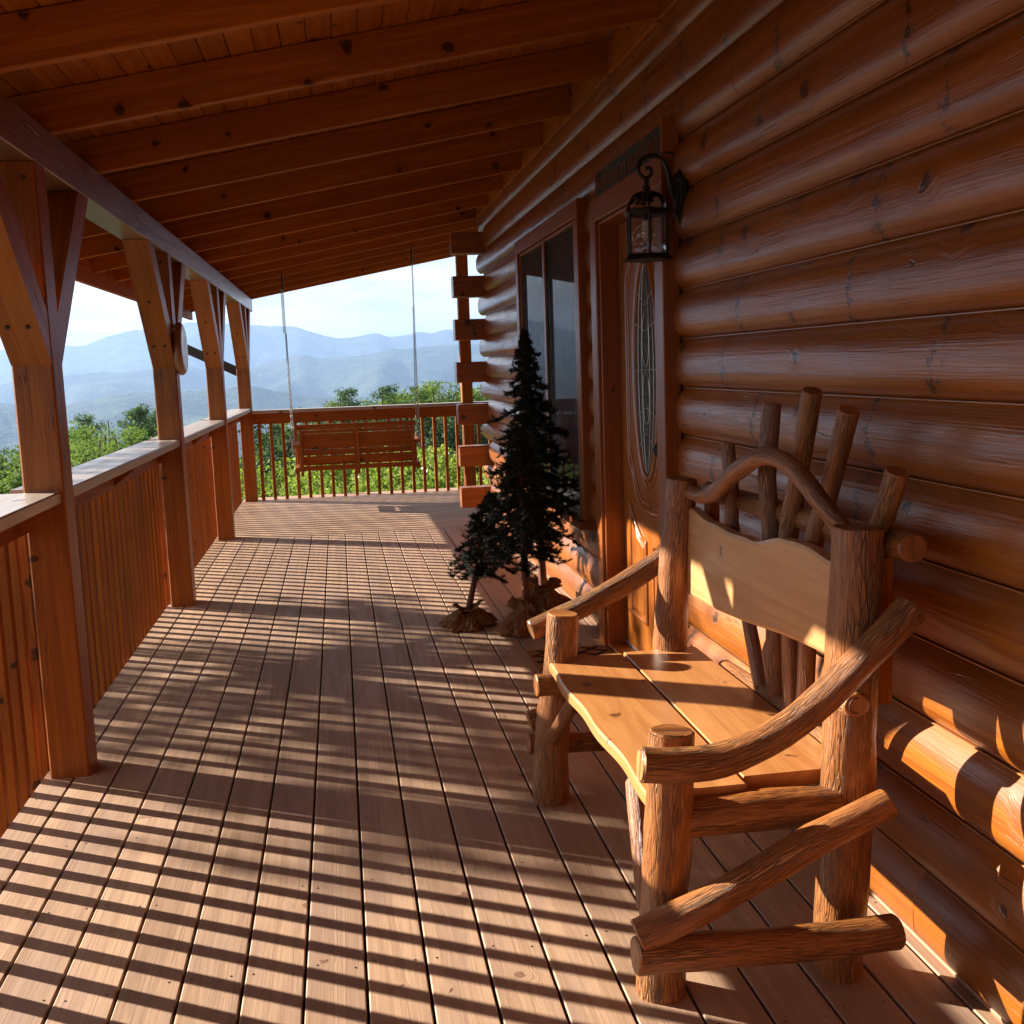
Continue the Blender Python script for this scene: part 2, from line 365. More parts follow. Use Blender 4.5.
def mat_terrain(name, c1, c2, sc):
    m, t, b, out = nt(name)
    tc = N(t, 'ShaderNodeTexCoord')
    n1 = noise(t, tc.outputs['Object'], sc, 8, .65); n2 = noise(t, tc.outputs['Object'], sc * 9, 4, .7)
    f = math_(t, 'ADD', math_(t, 'MULTIPLY', n1, .6), math_(t, 'MULTIPLY', n2, .4))
    L(t, mixc(t, maprange(t, f, .4, .6, 0, 1), c1, c2), b.inputs['Base Color']); b.inputs['Roughness'].default_value = .9; b.inputs['Specular IOR Level'].default_value = .1
    bp = N(t, 'ShaderNodeBump'); bp.inputs['Strength'].default_value = .8; bp.inputs['Distance'].default_value = 45
    L(t, n2, bp.inputs['Height']); L(t, bp.outputs[0], b.inputs['Normal'])
    return m
M['forest'] = mat_terrain('forested_slope', (.006, .018, .016), (.075, .105, .06), .003)
M['ground'] = mat_terrain('grassy_slope', (.05, .055, .03), (.10, .095, .055), .3)
M['ground'].node_tree.nodes['Bump'].inputs['Distance'].default_value = .1

# ------------------------------------------------------------------ DECK (structure)
mb = MB()
edges = [-.01 + .1365 * k for k in range(-8, 10)]
edges[0] = -1.075
edges = [e for e in edges if e > -1.08]
xs = edges + [1.262]
for i in range(len(xs) - 1):
    a, b_ = xs[i], xs[i + 1]; w = b_ - a - .0065
    y = -8.0; ends = [-8.0, random.uniform(.2, 1.6) + 3.1 * (i % 2), 9.06]
    if i % 3 == 1: ends = [-8.0, 1.1, 9.06]
    elif i % 3 == 2: ends = [-8.0, 9.06]
    for j in range(len(ends) - 1):
        mb.lumber(((a + b_) / 2, ends[j] + .0015, -.019), ((a + b_) / 2, ends[j + 1] - .0015, -.019), w, .038, ch=.0025)
y = 9.066
while y < 12.0:
    mb.lumber((-1.075, y + .066, -.019), (5.2, y + .066, -.019), .1315, .038, ch=.004); y += .1385
deck = mb.build('deck', M['deck']); tag(deck, 'porch floor of sunlit planks striped by railing shadows', 'deck', kind='structure')
mb = MB()
random.seed(99)
for i in range(len(xs) - 1):                            # screw heads in pairs
    for q in range(24):
        yy = -.5 + q * .41
        for dx in (.025, .11):
            if xs[i] + dx < xs[i + 1] - .01:
                x = xs[i] + dx + random.uniform(-.006, .006); y = yy + random.uniform(-.02, .02)
                if yy < 9: mb.disc((x, y, .0008), (0, 0, 1), .0030, 6)
scr = mb.build('screw_heads', M['black'], deck); tag(scr, kind='stuff')
mb = MB()
for yy in [-7.94 + .41 * k for k in range(42)]: mb.box((-1.05, yy - .02, -.24), (1.26, yy + .02, -.0395), 'x')
mb.box((-1.075, -8.0, -.26), (-1.05, 12.03, -.0395), 'y'); mb.box((-1.05, 12.0, -.26), (5.2, 12.03, -.0395), 'x')
mb.build('joists', M['trunk'], deck)
mb = MB()
yy = -8.0
while yy < 12.0: mb.box((-1.074, yy, -3.3), (-1.052, yy + .137, -.262), 'z'); yy += .14
mb.build('light_block_skirt', M['rail'], deck)  # added skirt, keeps sun off the soil seen through the board gaps
# ------------------------------------------------------------------ LOG CABIN
cabin = thing('log_cabin', (1.3, 4, 0), 'log cabin wall of glossy orange half round logs with door and window', 'cabin')
PIT = .1775
def dlog(mb, y0, y1, k, seed=None, xface=1.264, dep=.035, back=1.40, ends=True, z0=None, z1=None, round_end=False, axis='y'):
    za = k * PIT + .0015 if z0 is None else z0; zb = (k + 1) * PIT - .0015 if z1 is None else z1
    if seed is None: seed = random.random() * 400
    L_ = y1 - y0; n = max(2, int(L_ / .12)); ys = [y0 + L_ * i / n for i in range(n + 1)]
    prof = []
    m = 16
    for j in range(m + 1):
        tt = j / m; u_ = (tt - .45) / (.55 if tt > .45 else .45); bul = 1 - abs(u_) ** (2.5 if tt > .45 else 3.6)
        prof.append((xface - dep * bul, za + (zb - za) * tt))
    ph = random.random() * 9
    vs = []; ws = []; fs = []
    per = [0]
    for j in range(m): per.append(per[-1] + math.dist(prof[j], prof[j + 1]))
    P = m + 1
    for i, yy in enumerate(ys):
        for j in range(P):
            x, z = prof[j]; tt = j / m
            e = 0
            x2 = x + (.0022 * math.sin(yy * 2.3 + ph) + .0012 * math.sin(yy * 9 + ph * 3 + tt * 4)) * math.sin(math.pi * tt)
            vs.append((x2, yy, z) if axis == 'y' else (yy, x2, z)); ws.append((yy, per[j], seed))
    for i in range(n):
        for j in range(m):
            q = i * P + j; f = (q, q + 1, q + P + 1, q + P); fs.append(f if axis == 'y' else f[::-1])
    mb.add(vs, fs, ws, True)
    # back, top, bottom, ends
    for yy, fl in ((ys[0], 0), (ys[-1], 1)):
        pr = [(x + (.0022 * math.sin(yy * 2.3 + ph)) * math.sin(math.pi * jj / m), z) for jj, (x, z) in enumerate(prof)] + [(back, zb), (back, za)]
        v = [((x, yy, z) if axis == 'y' else (yy, x, z)) for x, z in pr]; f = tuple(range(len(v)))
        if axis != 'y': fl = 1 - fl
        mb.add(v, [f[::-1] if fl else f], [(x * .15, z, seed + 3) for x, z in pr])
    bx = [(prof[0][0], za), (back, za), (back, zb), (prof[-1][0], zb)]
    v = []; 
    for yy in (y0, y1): v += [((x, yy, z) if axis == 'y' else (yy, x, z)) for x, z in bx]
    mb.add(v, [(0, 1, 5, 4), (1, 2, 6, 5), (2, 3, 7, 6)], [(q[1], q[0], seed) for q in v])

WY0, WY1, WZ0, WZ1 = 5.33, 7.22, .52, 2.14      # window incl. casing
DY0, DY1, DZ1 = 3.895, 5.035, 2.08                # door incl. casing
joints = {0: [2.17], 1: [1.0], 3: [3.0], 4: [1.2], 6: [.9], 9: [1.0], 12: [3.3], 13: [.6, 6.1], 14: [3.9]}
END = 9.14
def spans(k):
    za, zb = k * PIT, (k + 1) * PIT; zc = (za + zb) / 2
    far = 9.50 if k % 2 == 0 else END
    holes = []
    if zc < DZ1: holes.append((DY0 + .012, DY1 - .012))
    if WZ0 < zc < WZ1: holes.append((WY0 + .012, WY1 - .012))
    cuts = [-8.0]; out = []
    for h in holes: out.append((cuts[-1], h[0])); cuts.append(h[1])
    out.append((cuts[-1], far)); res = []
    for a, b_ in out:
        js = [j for j in joints.get(k, []) if a + .3 < j < b_ - .3]
        c = [a] + js + [b_]
        for i in range(len(c) - 1): res.append((c[i] + (.001 if i else 0), c[i + 1] - (.001 if i < len(c) - 2 else 0)))
    return res
random.seed(21)
for k in range(15):
    for (a, b_) in spans(k):
        mb = MB(); dlog(mb, a, b_, k, dep=.035 if k < 13 else .018); mb.build('wall_log', M['log'], cabin)
for k in range(1, 15):                            # pale strips painting the lit line along the log grooves
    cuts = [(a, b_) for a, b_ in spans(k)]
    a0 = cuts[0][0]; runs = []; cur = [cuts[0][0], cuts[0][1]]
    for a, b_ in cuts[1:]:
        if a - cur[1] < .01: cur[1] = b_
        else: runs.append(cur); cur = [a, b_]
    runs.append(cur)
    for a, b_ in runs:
        mb = MB(); mb.box((1.2545, a + .002, k * PIT - .0014), (1.262, min(b_, END) - .002, k * PIT + .0014), 'y', ch=.0003, seed=4.0); mb.build('highlight_line', M['groove_highlight'], cabin)
for i in range(7):                                # butt ends of the cross wall at the corner
    mb = MB(); z0 = .150 + .3535 * i
    mb.box((.985, END + .004, z0), (1.30, END + .16, z0 + .172), 'x', ch=.006); mb.build('log_end', M['log'], cabin)
mb = MB()
for k in range(15): dlog(mb, 1.41, 5.2, k, xface=9.27, dep=-.042, back=9.16, axis='x')
mb.build('end_wall', M['log'], cabin)
# closed room behind the openings
mb = MB()
def panel(mb, a, b_, c, d): mb.add([a, b_, c, d], [(0, 1, 2, 3)], [(0, 0, 0)] * 4)
panel(mb, (5.2, -8.0, 0), (5.2, 9.15, 0), (5.2, 9.15, 2.7), (5.2, -8.0, 2.7)); panel(mb, (1.4, -8.0, 0), (5.2, -8.0, 0), (5.2, -8.0, 2.7), (1.4, -8.0, 2.7))
panel(mb, (1.4, 9.14, 0), (5.2, 9.14, 0), (5.2, 9.14, 2.7), (1.4, 9.14, 2.7)); panel(mb, (1.4, -8.0, 2.665), (5.2, -8.0, 2.665), (5.2, 9.15, 2.665), (1.4, 9.15, 2.665))
panel(mb, (1.27, -8.0, -.01), (5.2, -8.0, -.01), (5.2, 9.06, -.01), (1.27, 9.06, -.01))
mb.build('room_interior', M['inside'], cabin)
mb = MB(); mb.box((1.249, -8.0, .001), (1.262, DY0 - .002, .009), 'y', ch=.004); mb.box((1.249, DY1 + .002, .001), (1.262, 9.13, .009), 'y', ch=.004)
mb.build('base_trim', M['pale'], cabin)

# window ------------------------------------------------------------
win = MB()
CW = .095
fx0, fx1 = 1.192, 1.262
win.box((fx0, WY0, WZ0 + .03), (fx1, WY0 + CW, WZ1 - .085), 'z'); win.box((fx0, WY1 - CW, WZ0 + .03), (fx1, WY1, WZ1 - .085), 'z')
win.box((fx0, WY0, WZ1 - .083), (fx1, WY1, WZ1), 'y')
frame = win.build('window', M['trim'], cabin); tag(frame, 'tall sliding window with dark glass beside the door')
mb = MB(); mb.box((1.165, WY0 - .02, WZ0 - .012), (1.30, WY1 + .02, WZ0 + .028), 'y'); mb.build('window_sill', M['trim'], frame)
mb = MB()
yi0, yi1, zi0, zi1 = WY0 + CW, WY1 - CW, WZ0 + .03, WZ1 - .085
mb.box((1.205, yi0 + .002, zi0), (1.31, yi0 + .018, zi1), 'z'); mb.box((1.205, yi1 - .018, zi0), (1.31, yi1 - .002, zi1), 'z')
mb.box((1.205, yi0 + .024, zi1 - .018), (1.31, yi1 - .024, zi1 - .002), 'y')
mb.build('window_frame', M['trim'], frame)
mb = MB(); ym = 6.30; ym = 6.27; mb.box((1.198, ym - .028, zi0), (1.211, ym + .028, zi1 - .024), 'z'); mb.build('mullion', M['trim'], frame)
mb = MB()
for a, b_ in ((yi0 + .019, ym - .029), (ym + .029, yi1 - .019)):
    mb = MB(); mb.add([(1.222, a, zi0), (1.222, b_, zi0), (1.222, b_, zi1 - .019), (1.222, a, zi1 - .024)], [(0, 3, 2, 1)], [(0, 0, 0)] * 4)
    mb.build('window_pane', M['glass'], frame)
mb = MB(); mb.add([(1.213, yi0 + .019, zi0), (1.213, yi1 - .019, zi0), (1.213, yi1 - .019, zi1 - .019), (1.213, yi0 + .019, zi1 - .019)], [(0, 3, 2, 1)], [(0, 0, 0)] * 4)
mb.build('insect_screen', M['screen'], frame)
for a, b_ in ((5.44, 5.75), (6.55, 7.12)):
    mb = MB(); n = 50; vs = []; 
    for i in range(n + 1):
        y = a + (b_ - a) * i / n; x = 1.46 + .025 * math.sin(i * 1.3) + .01 * math.sin(i * 2.9)
        vs += [(x, y, .3), (x, y, 2.1)]
    mb.add(vs, [(2 * i, 2 * i + 2, 2 * i + 3, 2 * i + 1) for i in range(n)], [(0, 0, 0)] * len(vs), True); mb.build('curtain', M['curtain'], frame)

# door ----------------------------------------------------------------
df = MB()
df.box((1.185, DY0, .004), (1.250, DY0 + .105, DZ1 - .105), 'z'); df.box((1.185, DY1 - .105, .004), (1.250, DY1, DZ1 - .105), 'z')
df.box((1.185, DY0, DZ1 - .103), (1.250, DY1, DZ1), 'y')
casing = df.build('door_casing', M['trim'], cabin)
mb = MB()
mb.box((1.20, DY1 - .125, .02), (1.345, DY1 - .107, DZ1 - .12), 'z'); mb.box((1.20, DY0 + .107, .02), (1.345, DY0 + .125, DZ1 - .12), 'z'); mb.box((1.20, DY0 + .107, DZ1 - .12), (1.345, DY1 - .107, DZ1 - .105), 'y')
mb.build('door_jamb', M['trim'], cabin)
mb = MB(); mb.box((1.20, DY0 + .107, .001), (1.36, DY1 - .107, .02), 'y'); mb.build('threshold', M['trim'], cabin)
mb = MB(); mb.box((1.3365 - .05, DY0 + .107, .0205), (1.36, DY1 - .107, .032), 'y'); mb.build('threshold_strip', M['sill'], cabin)
DX = 1.287; dy0, dy1 = DY0 + .128, DY1 - .130; dyc = 4.468
mb = MB(); mb.box((DX, dy0, .034), (DX + .045, dy1, 1.955), 'z', ch=.002)
door = mb.build('door', M['door'], cabin); tag(door, 'carved wooden front door with oval leaded glass')
OZ, OA, OB = 1.308, .165, .452              # oval centre height and half axes
def ellipse_ring(mb, a, b_, w, d, x, zc=OZ, n=56, yc=None):
    pts = [(x, (yc or dyc) + a * math.cos(2 * math.pi * i / n), zc + b_ * math.sin(2 * math.pi * i / n)) for i in range(n + 1)]
    mb.sweep(pts, w, 8, caps=False, flat=1)
mb = MB(); n = 56
mb.add([(DX - .004, dyc + OA * math.cos(2 * math.pi * i / n), OZ + OB * math.sin(2 * math.pi * i / n)) for i in range(n)], [tuple(range(n))[::-1]], [(0, 0, 0)] * n)
dg = mb.build('door_glass', M['dglass'], door)
mb = MB()
for sgn in (-1, 1):
    for w_ in (.35, .7):
        mb.sweep([(DX - .006, dyc + sgn * OA * w_ * math.cos(q), OZ + OB * .97 * math.sin(q)) for q in [(-math.pi / 2) + math.pi * i / 16 for i in range(17)]], .0028, 5)
for zz, wd in ((-.33, .12), (-.2, .16), (0, .18), (.2, .16), (.33, .12)):
    mb.sweep([(DX - .006, dyc - wd, OZ + zz), (DX - .006, dyc, OZ + zz * .8), (DX - .006, dyc + wd, OZ + zz)], .0028, 5)
for zz in (-.12, .12):
    mb.sweep([(DX - .006, dyc + .05 * math.cos(q), OZ + zz + .11 * math.sin(q)) for q in [2 * math.pi * i / 16 for i in range(17)]], .0028, 5, caps=False)
mb.build('lead_came', M['sill'], dg)
mb = MB(); ellipse_ring(mb, OA + .012, OB + .012, .014, .02, DX - .002); ellipse_ring(mb, OA + .048, OB + .05, .010, .02, DX + .001)
# scrolled collar round the oval: ogee rail above and below
def curve(mb, pts, r=.011, sub=6): mb.sweep(pts, r, 8, sub=sub)
for sg in (-1, 1):
    for up in (-1, 1):
        zz = lambda q: OZ + up * q
        curve(mb, [(DX, dyc + sg * .31, zz(.34)), (DX, dyc + sg * .30, zz(.40)), (DX, dyc + sg * .255, zz(.44)), (DX, dyc + sg * .225, zz(.50)), (DX, dyc + sg * .15, zz(.58)), (DX, dyc + sg * .05, zz(.60)), (DX, dyc, zz(.595))])
        curve(mb, [(DX, dyc + sg * .285, zz(.36)), (DX, dyc + sg * .245, zz(.415)), (DX, dyc + sg * .20, zz(.49)), (DX, dyc + sg * .12, zz(.56)), (DX, dyc, zz(.565))], .007)
    curve(mb, [(DX, dyc + sg * .31, OZ - .34), (DX, dyc + sg * .31, OZ + .34)], sub=1); curve(mb, [(DX, dyc + sg * .285, OZ - .36), (DX, dyc + sg * .285, OZ + .36)], .007, sub=1)
mb.build('oval_moulding', M['door'], door)
for sg in (-1, 1):                           # two lower raised panels with arched tops
    mb = MB(); a, b_ = dyc + sg * .055, dyc + sg * .30
    top = [(a, .56), ((a * .7 + b_ * .3), .57), ((a * .35 + b_ * .65), .62), (b_, .70)]
    path = [(DX, a, .20)] + [(DX, y, z) for y, z in top] + [(DX, b_, .20), (DX, a, .20)]
    for i in range(len(path) - 1): mb.sweep([path[i], path[i + 1]], .011, 8)
    a2, b2 = a + sg * .035, b_ - sg * .035
    pp = [(a2, .235), (a2, .53), ((a2 + b2) / 2, .56), (b2, .64), (b2, .235)]
    vs = [(DX - .010, y, z) for y, z in pp] + [(DX + .002, y + (.018 if abs(y - max(a2, b2)) < .001 else -.018 if abs(y - min(a2, b2)) < .001 else 0), z + (.018 if z > .4 else -.018)) for y, z in pp]
    f = [tuple(range(5)) if sg < 0 else tuple(range(5))[::-1]]
    for i in range(5): j = (i + 1) % 5; q = (i, j, 5 + j, 5 + i); f.append(q[::-1] if sg < 0 else q)
    f[0] = f[0][::-1]
    mb.add(vs, f, [(z, y, 3.0) for x, y, z in vs]); mb.build('raised_panel', M['door'], door)
mb = MB(); mb.sweep([(DX - .002, dy0 + .06, 1.0), (DX - .05, dy0 + .06, 1.0)], .012, 10); mb.sweep([(DX - .05, dy0 + .06, 1.0), (DX - .062, dy0 + .06, 1.0), (DX - .08, dy0 + .06, 1.0), (DX - .09, dy0 + .06, 1.0)], [.018, .028, .028, .012], 14)
mb.build('door_knob', M['black'], door)

# ------------------------------------------------------------------ PORCH ROOF
SL = .186
def rz(x): return 2.19 + SL * (x + .88)          # underside of rafters
roof = thing('porch_roof', (-.98, 4.5, 2.1), 'sloping porch roof of dark stained rafters under tongue and groove boards', 'roof')
mb = MB(); x = -1.62; ca = math.cos(math.atan(SL))
random.seed(31)
i = 0
while x < 1.75:                                   # boards run along the porch
    w = 0.0875; xc = x + w / 2; z = rz(xc) + .150 / ca
    up = V((-SL, 0, 1)).normalized()
    mb.lumber((xc, -8.0, z), (xc, 12.95, z), w / ca - .002, .02, up=up, ch=.003); x += w; i += 1
mb.build('ceiling_boards', M['ceil'], roof)
rafters = [3.27 + .76 * k for k in range(-14, 13)] + [12.87]
for y in sorted(set(rafters)):
    mb = MB(); x0 = -1.585; x1 = 1.27 if y < 9.2 else 1.7
    up = V((-SL, 0, 1)).normalized(); h = .138
    p0 = V((x0, y + .02, rz(x0))) + up * h / 2; p1 = V((x1, y + .02, rz(x1))) + up * h / 2
    mb.lumber(p0, p1, .04, h, up=up, ch=.003); mb.build('rafter', M['ceil'], roof)
for x_ in (1.175,):
    mb = MB()
    ys = sorted(set(rafters))
    for a, b_ in zip(ys[:-1], ys[1:]):
        if a < 9: mb = MB(); mb.box((1.226, a + .042, rz(1.23) - .004), (1.246, b_ - .002, rz(1.2) + .14), 'y'); mb.build('blocking', M['ceil'], roof)
mb = MB(); mb.box((-1.05, -8.0, 2.045), (-.918, 4.35, 2.185), 'y', ch=.004); mb.box((-1.05, 4.354, 2.045), (-.918, 12.9, 2.185), 'y', ch=.004)
mb.build('beam', M['beam'], roof)
mb = MB(); mb.box((-1.622, -8.0, 1.972), (-1.588, 12.93, 2.20), 'y'); mb.build('fascia', M['rail'], roof)
mb = MB()
up = V((-SL, 0, 1)).normalized()
mb.lumber(V((-1.68, 2.45, rz(-1.68) + .19)), V((5.3, 2.45, rz(5.3) + .19)), 21.1, .03, up=up); mb.build('shingles', M['shingle'], roof)

# ------------------------------------------------------------------ PORCH POSTS with braces
random.seed(5)
PX0, PX1 = -1.045, -.915
def make_post(y0):
    t = thing('porch_post', ((PX0 + PX1) / 2, y0 + .065, 0), '', 'post', 'braced posts along the railing')
    mb = MB(); mb.box((PX0, y0, -.2), (PX1, y0 + .13, 2.043), 'z', ch=.006); mb.build('post', M['post'], t)
    cx = (PX0 + PX1) / 2
    for sg, ya in ((-1, y0), (1, y0 + .13)):
        # 45 degree brace, plumb cut against the post and level cut under the beam
        h = .64; th = .12
        za = 1.40; ze = 2.043
        pr = [(ya + sg * .001, za), (ya + sg * (ze - za), ze), (ya + sg * (ze - za - th * 1.414), ze), (ya + sg * .001, za + th * 1.414)]
        vs = []; ws = []
        mb = MB(); sd = random.random() * 300
        quads = [(0, 1), (1, 2), (2, 3), (3, 0)]
        d = V((0, sg, 1)).normalized(); nn = V((0, -sg, 1)).normalized()
        def W(p, off=0): q = V((0, p[0], p[1])); return (q.dot(d), q.dot(nn) + off, sd)
        for x, fl in ((PX0 + .002, 0), (PX1 - .002, 1)):
            f = (0, 1, 2, 3)
            mb.add([(x, p[0], p[1]) for p in pr], [f if (fl ^ (sg < 0)) else f[::-1]], [W(p, x * 3) for p in pr])
        for i, j in quads:
            v = [(PX0 + .002, *pr[i]), (PX1 - .002, *pr[i]), (PX1 - .002, *pr[j]), (PX0 + .002, *pr[j])]
            f = (0, 1, 2, 3)
            mb.add(v, [f if sg < 0 else f[::-1]], [(W(pr[i])[0], .5, sd), (W(pr[i])[0], .63, sd), (W(pr[j])[0], .63, sd), (W(pr[j])[0], .5, sd)])
        br = mb.build('brace', M['post'], t)
        for (q, xx) in ((.12, -.03), (.12, .03), (.35, 0)):
            mb = MB()
            p = V((cx + xx, ya + sg * q, za + q)) + V((0, sg, -1)).normalized() * .0
            e = p + V((0, sg, -1)).normalized() * .003
            mb.sweep([p - V((0, sg, -1)).normalized() * .01, e], .0075, 8)
            mb.build('screw', M['black'], br)
    return t
POSTY = [3.77, 6.53, 9.09, 11.78]
p1 = make_post(POSTY[0]); p1['label'] = 'nearest wooden porch post with diagonal braces, at the left edge'
names = ['second porch post from the front, the one carrying the round dial', 'third porch post, between the round dial post and the corner post', 'farthest braced porch post at the back left corner of the deck']
for y, nme in zip(POSTY[1:], names): dup(p1, (0, y - POSTY[0], 0), nme)
dup(p1, (0, .98 - POSTY[0], 0), 'porch post standing beside the camera, just out of view'); dup(p1, (0, -1.8 - POSTY[0], 0), 'porch post behind the camera at the front end of the porch')
mb = MB(); mb.box((1.315, 11.77, -.2), (1.435, 11.89, rz(1.37) - .002), 'z', ch=.006)
tag(mb.build('rear_post', M['rail']), 'plain square post behind the stacked log ends at the cabin corner', 'post')

# ------------------------------------------------------------------ RAILINGS
def railing_y(y0, y1, label, copyof=None, endcap=False):
    t = thing('deck_railing', (-1.03, y0, 0), label, 'railing', 'side railings between porch posts')
    mb = MB(); mb.box((-1.125, y0 + .002, .945), (-.925, y1 - .002, .985), 'y', ch=.005); mb.build('cap_rail', M['cap'], t)
    mb = MB(); mb.box((-1.075, y0 + .002, .852), (-1.037, y1 - .002, .943), 'y'); mb.build('top_rail', M['rail'], t)
    n = int(round((y1 - y0 + .13) / .1205)); p = (y1 - y0 + .13) / n
    for i in range(n):
        yy = y0 - .065 + p * (i + .5) + random.uniform(-.002, .002); mb = MB()
        dx = random.uniform(-.001, .001)
        mb.lumber((-1.094 + dx, yy + random.uniform(-.002, .002), -.14), (-1.094 + dx, yy, .935), .034, .034, up=(1, 0, 0), ch=.003); mb.build('baluster', M['rail'], t)
    for q in ((y0 + .04, 1),  (y0 + 1.28, 1), (y1 - .12, -1)):
        mb = MB(); ya = q[0]
        vs = []
        pr = [(-.93, .944), (-1.036, .944), (-1.036, .86)]
        for yy in (ya, ya + .038): vs += [(x, yy, z) for x, z in pr]
        mb.add(vs, [(0, 2, 1), (3, 4, 5), (0, 1, 4, 3), (1, 2, 5, 4), (2, 0, 3, 5)], [(v[1], v[2], 9.0) for v in vs]); mb.build('bracket', M['rail'], t)
    return t
random.seed(8)
lb = ['railing section between the camera and the nearest post', 'railing section between the nearest post and the post with the round dial', 'railing section from the dial post to the third post', 'short looking railing section just before the back left corner post']
railing_y(-7.9, -1.8, 'long railing section behind the camera, out of view')
railing_y(-1.67, .98, 'railing section beside and behind the camera, out of view')
for (a, b_), l in zip(((1.11, 3.77), (3.90, 6.53), (6.66, 9.09), (9.22, 11.78)), lb): railing_y(a, b_, l)
def railing_x(x0, x1, label):
    t = thing('back_railing', (x0, 11.83, 0), label, 'railing')
    mb = MB(); mb.box((x0 + .002, 11.74, .925), (x1 - .002, 11.93, .960), 'x', ch=.005); mb.build('cap_rail', M['cap'], t)
    mb = MB(); mb.box((x0 + .002, 11.80, .812), (x1 - .002, 11.838, .923), 'x'); mb.build('top_rail', M['rail'], t)
    n = int(round((x1 - x0) / .121)); p = (x1 - x0) / n
    for i in range(n):
        xx = x0 + p * (i + .5) + random.uniform(-.003, .003); mb = MB(); mb.lumber((xx, 11.856, -.14), (xx + random.uniform(-.003, .003), 11.856, .92), .034, .034, up=(0, 1, 0)); mb.build('baluster', M['rail'], t)
railing_x(-.915, 1.315, 'back railing behind the hanging porch swing')
railing_x(1.435, 5.15, 'back railing seen in the gaps between the stacked log ends')

# ------------------------------------------------------------------ RUSTIC LOG BENCH
random.seed(77)
bench = thing('log_bench', (.8, 2.6, 0), 'rustic log bench with plank seat, slab back and fanned stick crest', 'bench')
def log(name, pts, r, parent=bench, sub=4, n=18, bump=.07, label=None, mat='bark', capseed=None):
    mb = MB(); mb.sweep(pts, r, n, sub=sub, bump=bump); o = mb.build(name, M[mat], parent)
    if label: o['label'] = label
    return o
Lg = {}
Lg['fr'] = log('front_leg', [(.616, 2.118, .0), (.618, 2.092, .2), (.622, 2.068, .40), (.634, 2.07, .594)], [.054, .051, .050, .047])
Lg['fl'] = log('front_leg', [(.583, 3.185, .0), (.590, 3.17, .2), (.612, 3.15, .40), (.628, 3.14, .600)], [.055, .054, .051, .047])
Lg['br'] = log('back_leg', [(1.018, 2.112, .0), (1.020, 2.09, .3), (1.020, 2.06, .65), (1.030, 2.06, .995)], [.054, .056, .055, .052])
Lg['bl'] = log('back_leg', [(.965, 3.19, .0), (.972, 3.18, .4), (.985, 3.165, .7), (1.010, 3.15, .988)], [.055, .053, .050, .046])
# sawn branch knot facing the camera on the near back leg
mb = MB()
mb.sweep([(1.008, 2.03, .640), (1.004, 2.014, .640), (1.002, 2.004, .640)], [.036, .031, .026], 20, bump=.05)
mb.sweep([(1.002 + .016 * math.cos(q), 2.0003, .640 + .016 * math.sin(q)) for q in [2 * math.pi * i / 20 for i in range(21)]], .0016, 6, caps=False)
mb.build('branch_knot', M['bark'], Lg['br'])
AR = [.034, .036, .037, .036, .036, .034]
log('armrest', [(.548, 1.990, .562), (.63, 1.985, .556), (.735, 1.980, .568), (.86, 1.972, .628), (.985, 1.97, .732), (1.10, 1.968, .842)], [.036, .035, .034, .032, .033, .034])
log('armrest', [(.545, 3.215, .540), (.64, 3.225, .572), (.76, 3.23, .622), (.90, 3.232, .692), (1.06, 3.232, .79)], [.032, .034, .034, .036, .034])
log('side_stretcher', [(.535, 1.985, .205), (.65, 1.98, .252), (.78, 1.975, .316), (.90, 1.972, .378), (1.055, 1.968, .440)], [.036, .034, .033, .034, .030])
log('side_stretcher', [(.528, 1.985, .166), (.70, 1.985, .160), (.90, 1.985, .148), (1.085, 1.983, .150)], [.039, .037, .036, .037])
log('side_stretcher', [(.53, 3.215, .25), (.75, 3.22, .32), (1.06, 3.222, .43)], [.032, .032, .030])
log('side_stretcher', [(.525, 3.222, .175), (.8, 3.222, .165), (1.07, 3.222, .17)], [.032, .032, .032])
log('seat_rail', [(.60, 2.072, .402), (.8, 2.068, .408), (.985, 2.06, .408)], [.040, .043, .041])
log('seat_rail', [(.535, 3.10, .398), (.8, 3.105, .398), (1.02, 3.105, .398)], [.034, .034, .034])
log('seat_rail', [(.700, 2.10, .385), (.70, 2.6, .385), (.700, 3.10, .385)], [.034, .036, .034])
log('cross_brace', [(.585, 2.115, .20), (.60, 2.20, .30), (.615, 2.30, .40)], [.022, .022, .021])
log('cross_brace', [(.575, 3.10, .23), (.595, 3.02, .31), (.61, 2.93, .395)], [.022, .021, .020])
log('seat_rail', [(1.085, 2.13, .452), (1.082, 2.5, .462), (1.085, 3.0, .44)], [.026, .024, .022])
log('back_rail', [(1.105, 1.975, .962), (1.112, 2.4, .950), (1.108, 3.19, .945)], [.030, .030, .028])
log('crest_rail', [(1.02, 3.12, .955), (1.015, 2.98, .955), (1.01, 2.85, .985), (1.01, 2.70, 1.05), (1.01, 2.55, 1.100), (1.01, 2.42, 1.108), (1.01, 2.31, 1.085), (1.012, 2.21, 1.04), (1.02, 2.10, .985)],
    [.020, .021, .023, .024, .023, .022, .022, .021, .021], sub=5, bump=.12)
SP = [((1.075, 2.932, 1.103), (1.075, 2.90, .85), (1.078, 2.70, .47), .021, 'shortest crest stick, at the far end'), ((1.085, 2.637, 1.225), (1.08, 2.628, .88), (1.08, 2.60, .47), .025, None),
      ((1.085, 2.400, 1.262), (1.08, 2.53, .88), (1.08, 2.50, .47), .025, None), ((1.085, 2.215, 1.225), (1.08, 2.39, .88), (1.08, 2.43, .47), .024, None), ((1.085, 2.005, 1.11), (1.08, 2.12, .93), (1.08, 2.36, .47), .024, None)]
